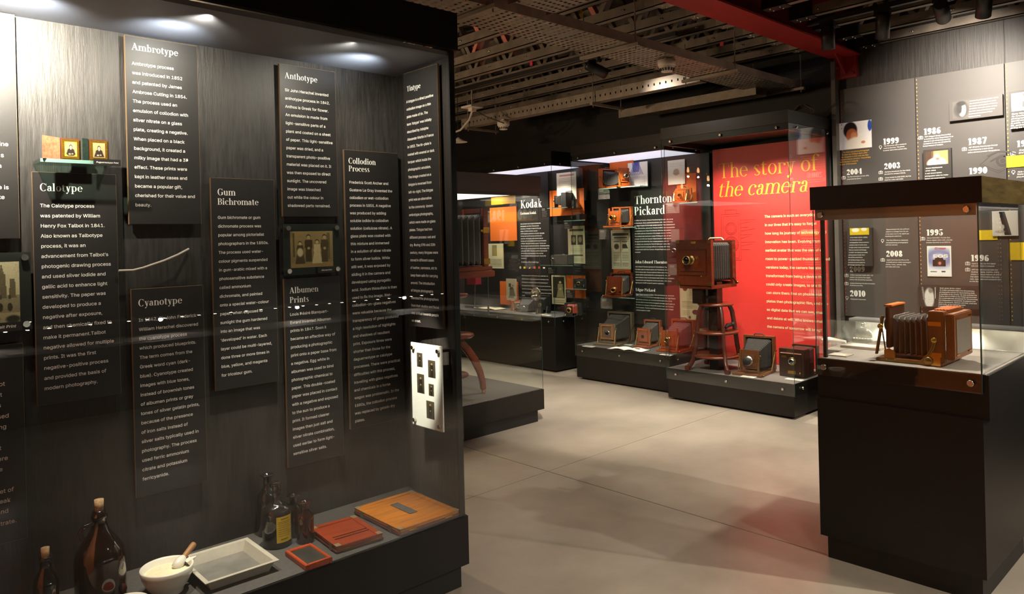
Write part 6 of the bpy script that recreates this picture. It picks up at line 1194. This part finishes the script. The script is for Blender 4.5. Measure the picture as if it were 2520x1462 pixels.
cap(['Konica', 'and sh'], (2508, 372), 6, (2530, 371), 0, TB[2]); cap(['Akio M', 'Walkm', 'player'], (2504, 425), 6, (2524, 424), 0, TB[2]); icon(TB[2], (2487, 382)); icon(TB[2], (2489, 430), True)
pc = Pic(20, 14, '#d9b81e').ell(.3, .7, .2, .3, '#f3ead0').ell(.75, .8, .15, .25, '#f3ead0')
tboard('dark text board with yellow headed photo seen through pedestal glass', (2084, 562), (2147, 655), TIMELD, .04, pc, (.12, .82, .9, 1.0), ['Vivian Maier (1926-2009)', 'An American street', 'photographer whose massive', 'unseen body of work came', 'to light when it was purchased', 'from an auction in Chicago', 'in 2007. Her black and white', 'photographs mostly from', 'the 1950s and 1960s', 'are striking images of the', 'architecture and street life', 'of Chicago and New York.'], (.12, .74, .8, 4, .066))
pc = Pic(30, 38, '#dfe0e6').ell(.5, .62, .6, .3, '#5a64a0', .8).ell(.5, .62, .35, .18, '#c9cde8', .9).rect(.2, .32, .8, .55, '#241f1e').ell(.5, .56, .2, .1, '#241f1e').ell(.53, .43, .14, .11, '#3a2f2d').ell(.53, .43, .07, .055, '#d8796a', .4).rect(0, 0, 1, .2, '#eeeef0').rect(.08, .1, .38, .15, '#8a7a70').rect(.6, .1, .78, .16, '#55504c')
eb = tboard('white bordered camera advertisement on the timeline behind the pedestal', (2281, 605.7), (2342, 681), PAPER, .008, pc, (.05, .04, .95, .96))
pl = XQ - .0105; a = pt(2296, 634, 'x', pl); sans_obj('advert_lettering', ['EOS'], WHITE, 'B', a, .105, 0, .05, eb, 2, .03, hs=.62); a = pt(2300, 613.5, 'x', pl); sans_obj('advert_lettering', ['Canon'], mat('print_red', '#c8342c', .6), 'B', a, .078, 0, .05, eb, 2, .03, hs=.75)
pc = Pic(24, 30, '#3a3532').ell(.5, .4, .3, .5, '#d8d2ca', .3).ell(.6, .78, .14, .12, '#8a8078', .4).trap(.3, .95, .2, .06, .1, .05, '#8a8078').rect(.85, .4, .9, .95, '#c9c2ba').noise(.04)
tboard('dark board with photo of a raised-arm figure behind the view camera', (2260, 700), (2412, 762), TIMELD, .03, pc, (.04, .04, .32, .94), ['Sunil Janah (1918-2012)', 'An Indian photojournalist and documentary', 'photographer known for documenting India', 'in transition in the 1940s. He was awarded the', 'Padma Shri in 1983 by the Indian government.', 'He is internationally acclaimed for documenting', 'the independence movement, its peasant and', 'labour movements, famines and riots, rural and', 'tribal India, as the following years', 'of partition and industrialization.'], (.36, .84, .62, 5, .088))
pc = Pic(30, 24, '#e6dcd0').trap(0, 1, .62, .14, .38, .12, '#1f2126').ell(.4, .35, .08, .1, '#d8cfc0', .3).ell(.3, .15, .2, .06, '#b9a99a', .5)
tboard('pale board standing in for a mirrored black dress photo right of pedestal', (2441, 520), (2506, 580), PAPER, .02, pc, (.02, .03, .98, .97))  # board added in place of a reflection in the side glass
o = pt(2410, 591, 'x', XQ); t = thing('yellow_tag', 'small yellow tag right of the pedestal\u2019s glass edge', 'caption strip', (XQ - .006, o.y, o.z), world=True); box('strip', (XQ - .006, o.y - .12, o.z), (XQ - .0005, o.y, o.z + .075), YELB, t)
o = pt(2487, 640, 'x', XQ); t = thing('yellow_tag', 'yellow tag under the mirrored black dress photo', 'caption strip', (XQ - .006, o.y, o.z), world=True); box('strip', (XQ - .006, o.y - .2, o.z), (XQ - .0005, o.y, o.z + .13), YELB, t)

# ================================================================ lit counter case below the timeline
cc = thing('counter_case', 'low counter case with sloping glass under the timeline wall', 'display case', (6.1, .5, 0), world=True)
yA, yB = -2.2, 2.56; zd = .56
box('plinth', (5.82, yA, 0), (6.42, yB - .03, .08), PLINTH, cc); box('cabinet', (5.77, yA, .08), (6.444, yB, zd - .004), BLACK, cc); box('deck', (5.775, yA, zd - .004), (6.40, yB - .005, zd), DECKL, cc)
box('back_board', (6.40, yA, zd), (6.42, yB, .725), mat('pale_grey_back', '#b3aca2', .6), cc); box('lamp_ledge', (6.27, yA, .735), (6.444, yB, .758), mat('grey_ledge', '#8f8a88', .5), cc)
g = MB(); g.add([(5.78, yA, zd), (5.78, yB, zd), (6.27, yB, .745), (6.27, yA, .745), (5.783, yA, zd - .003), (5.783, yB, zd - .003), (6.27, yB, .738), (6.27, yA, .738)], [(0, 3, 2, 1), (4, 5, 6, 7), (1, 2, 6, 5), (0, 4, 7, 3), (0, 1, 5, 4), (3, 7, 6, 2)]).build('sloping_pane', GLASS, cc)
MB().add([(5.78, yB - .006, zd), (6.40, yB - .006, zd), (6.40, yB - .006, .735), (6.27, yB - .006, .735), (5.78, yB, zd), (6.40, yB, zd), (6.40, yB, .735), (6.27, yB, .735)], [(0, 1, 2, 3), (7, 6, 5, 4), (0, 3, 7, 4), (3, 2, 6, 7), (1, 5, 6, 2), (0, 4, 5, 1)]).build('end_pane', GLASS, cc)
y = yB - .12
while y > .2:
    MB().lathe([(.001, 0), (.016, 0), (.018, .004), (.018, .006)], (6.34, y, .729), 'z', 14).build('puck_lamp', glow('puck_glow', '#fff4e0', 25), cc); y -= .115
for y in (2.3, 1.7, 1.1, .5): case_lamp(cc, (6.33, y, .725), (6.3, y, .5), 6, 150, .6, (1, .93, .84), .02)
def medal(label, y, s):
    t = thing('silver_ornament', label, 'ornament', (6.28, y, zd), PI)
    MB().lathe([(.02 * s, 0), (.06 * s, .004), (.075 * s, .01), (.07 * s, .016), (.001, .016)], (0, 0, .06 * s), 'x', 24).build('dial', NICK, t)
    for k in range(-3, 4): MB().ball((.02, .022 * k * s, .03 * s), .016 * s, 6).build('knob', NICK, t)
    MB().bbox((-.03, -.1 * s, 0), (.03, .1 * s, .02), .004).build('foot', NICK, t); MB().ball((0, 0, .15 * s), .02 * s, 6).build('finial', NICK, t)
medal('ornate silver camera top shining in the counter case', pt(2125, 828, 'x', 6.28).y, 1.0)
def crumple(label, y, x, s=1):
    t = thing('paper_roll', label, 'paper', (x, y, zd)); MB().tube([(0, -.09 * s, .014), (0, -.03 * s, .018), (.005, .04 * s, .022), (0, .09 * s, .014)], [.012, .016, .022, .01], 10).build('roll', PAPER, t)
crumple('crumpled white item at the left end of the counter case', pt(2052, 828, 'x', 6.15).y, 6.15, 1.1); crumple('white curled item in the counter case near the glass edge', 1.42, 6.2, 1.1); crumple('white lumpy item in the counter case at far right', 1.18, 6.2, 1.2)
bx2 = thing('wood_block', 'pale flat wooden box in the counter case behind the camera', 'box', (6.2, pt(2396, 850, 'x', 6.2).y, zd)); MB().bbox((-.05, -.14, 0), (.05, .14, .03), .003).build('lid', mat('pale_wood', '#d8b98a', .5, var=.1, scale=9, stretch=(8, 1, 1)), bx2)
for k, yy in enumerate((2.42, 2.2, 1.95, 1.65, 1.3)):
    t = thing('caption_card', f'flat card in the counter case, {ordn[k]} from its left end' if k else 'flat card in the counter case, nearest its left end', 'caption card', (5.98, yy, zd)); MB().box((-.05, -.07, 0), (.05, .07, .004)).build('card', PAPER if k % 2 == 0 else CREAM, t)

# ================================================================ lamps inside the far cases and over the room
for y, e in ((3.7, 24), (3.25, 36), (2.9, 20)): case_lamp(rc, (5.75, y, 2.3), (6.33, y - .1, 1.2), e, 100, .9, (1, .88, .72), .02)
case_lamp(rc, (5.68, 3.3, 2.3), (5.8, 3.3, .3), 45, 80, .8, (1, .9, .76), .02)
for y in (4.22, 4.68): case_lamp(tc_, (5.84, y, 2.285), (6.15, y + .15, .6), 26, 115, .8, (1, .9, .78), .02)
for y in (5.8, 6.4, 7.0): case_lamp(kc, (6.02, y, 2.28), (6.2, y, .7), 26, 110, .8, (1, .9, .78), .02)
case_lamp(c2, (4.05, 4.32, 1.84), (3.8, 4.45, .3), 20, 120, .8, (1, .88, .72), .02)
# added unseen spotlights behind the visitor: light floor, case fronts and mirrored boards
# a second lit counter along the right-hand wall and two boards behind the visitor: seen mirrored in the glass
c3 = thing('counter_case', 'long low lit counter along the right wall, mirrored in the large case glass', 'display case', (3, -2.9, 0), world=True)
box('cabinet', (.2, -3.19, 0), (6.2, -2.45, .6), BLACK, c3); box('deck', (.2, -3.17, .6), (6.2, -2.46, .604), DECKL, c3); box('lamp_ledge', (.2, -3.19, .775), (6.2, -2.97, .80), mat('grey_ledge', '#8f8a88'), c3)
for k in range(34): MB().lathe([(.001, 0), (.014, 0), (.016, .004), (.016, .006)], (.5 + .17 * k, -2.99, .766), 'z', 10).build('puck_lamp', glow('puck_glow_dim', '#fff4e0', 9), c3)
for x in (1, 2.5, 4, 5.5): case_lamp(c3, (x, -3.0, .76), (x, -2.75, .5), 8, 150, .6, (1, .93, .84), .02)
for k, x in enumerate((1.2, 1.6, 1.78, 1.96, 2.14, 2.32)):
    t = thing('caption_card', f'white card on the right wall counter, {ordn[k]} along it', 'caption card', (x, -2.62, .604)); MB().box((-.06, -.05, 0), (.06, .05, .006)).build('card', PAPER, t)
def back_board(label, x, y0, y1, z0, z1, m): 
    t = thing('graphic_panel', label, 'graphic panel', (x, (y0 + y1) / 2, z0), world=True); box('board', (x - .03, y0, z0), (x, y1, z1), m, t); return t
ob = back_board('tall orange text board behind the visitor, mirrored in pedestal glass', -.93, .9, 2.72, 0, 2.5, mat('deep_orange_board', '#d06a1c', .6))
sans_obj('body_text', ['projecting photographic', 'chemists', 'the laboratory', 'the dark room', 'began to be', 'reproduced', 'only much later that the photographic', 'used media'], INK, 'C', Vector((-.9285, 1.5, 1.75)), .95, 6, .14, ob)
kb = back_board('black timeline board with orange band mirrored in the Kodak case glass', 3.5, 7.9, 10.4, 0, 2.6, BLACK2)
box('orange_band', (3.5, 7.9, 1.77), (3.503, 10.4, 1.93), mat('orange_band', '#f0a020', .6), kb)
for tx, y0, y1 in (('2000', 8.16, 8.62), ('1985', 8.92, 9.36), ('19', 9.72, 9.95)):
    po, W_ = serif_polys(tx, .24); k = (y1 - y0) / W_; flat('year', [[(u * k, v * k) for u, v in p] for p in po], WHITE, 'C', Vector((3.5045, y0, 1.79)), kb)
light_track('black lighting track over the open floor between the cases', (2.75, .4, 2.985), (2.75, 2.45, 2.985))
for i, (p, a, e, s) in enumerate((((2.75, 2.3, 2.9), (5.2, 4.3, 0), 900, 50), ((2.75, 1.7, 2.9), (5.0, 3.0, 0), 330, 58), ((2.75, 1.0, 2.9), (3.2, 2.2, 0), 40, 95), ((4.4, -1.6, 2.9), (4.1, .9, 1.0), 170, 70), ((.9, 1.3, 2.9), (-.93, 1.8, 1.3), 150, 75), ((4.72, 8.9, 2.9), (3.5, 9.2, 1.8), 220, 80), ((2.75, -.7, 2.9), (2.3, -.2, 0), 60, 110))):
    spotlight(f'added unseen spotlight above the visitor, {ordn[i]} to the red beam', p, a, e, s, .9)  # out-of-view lamps added for their light on floor, cases and boards
bpy.context.view_layer.update()
for o in bpy.data.objects:
    if '_w' in o: del o['_w']
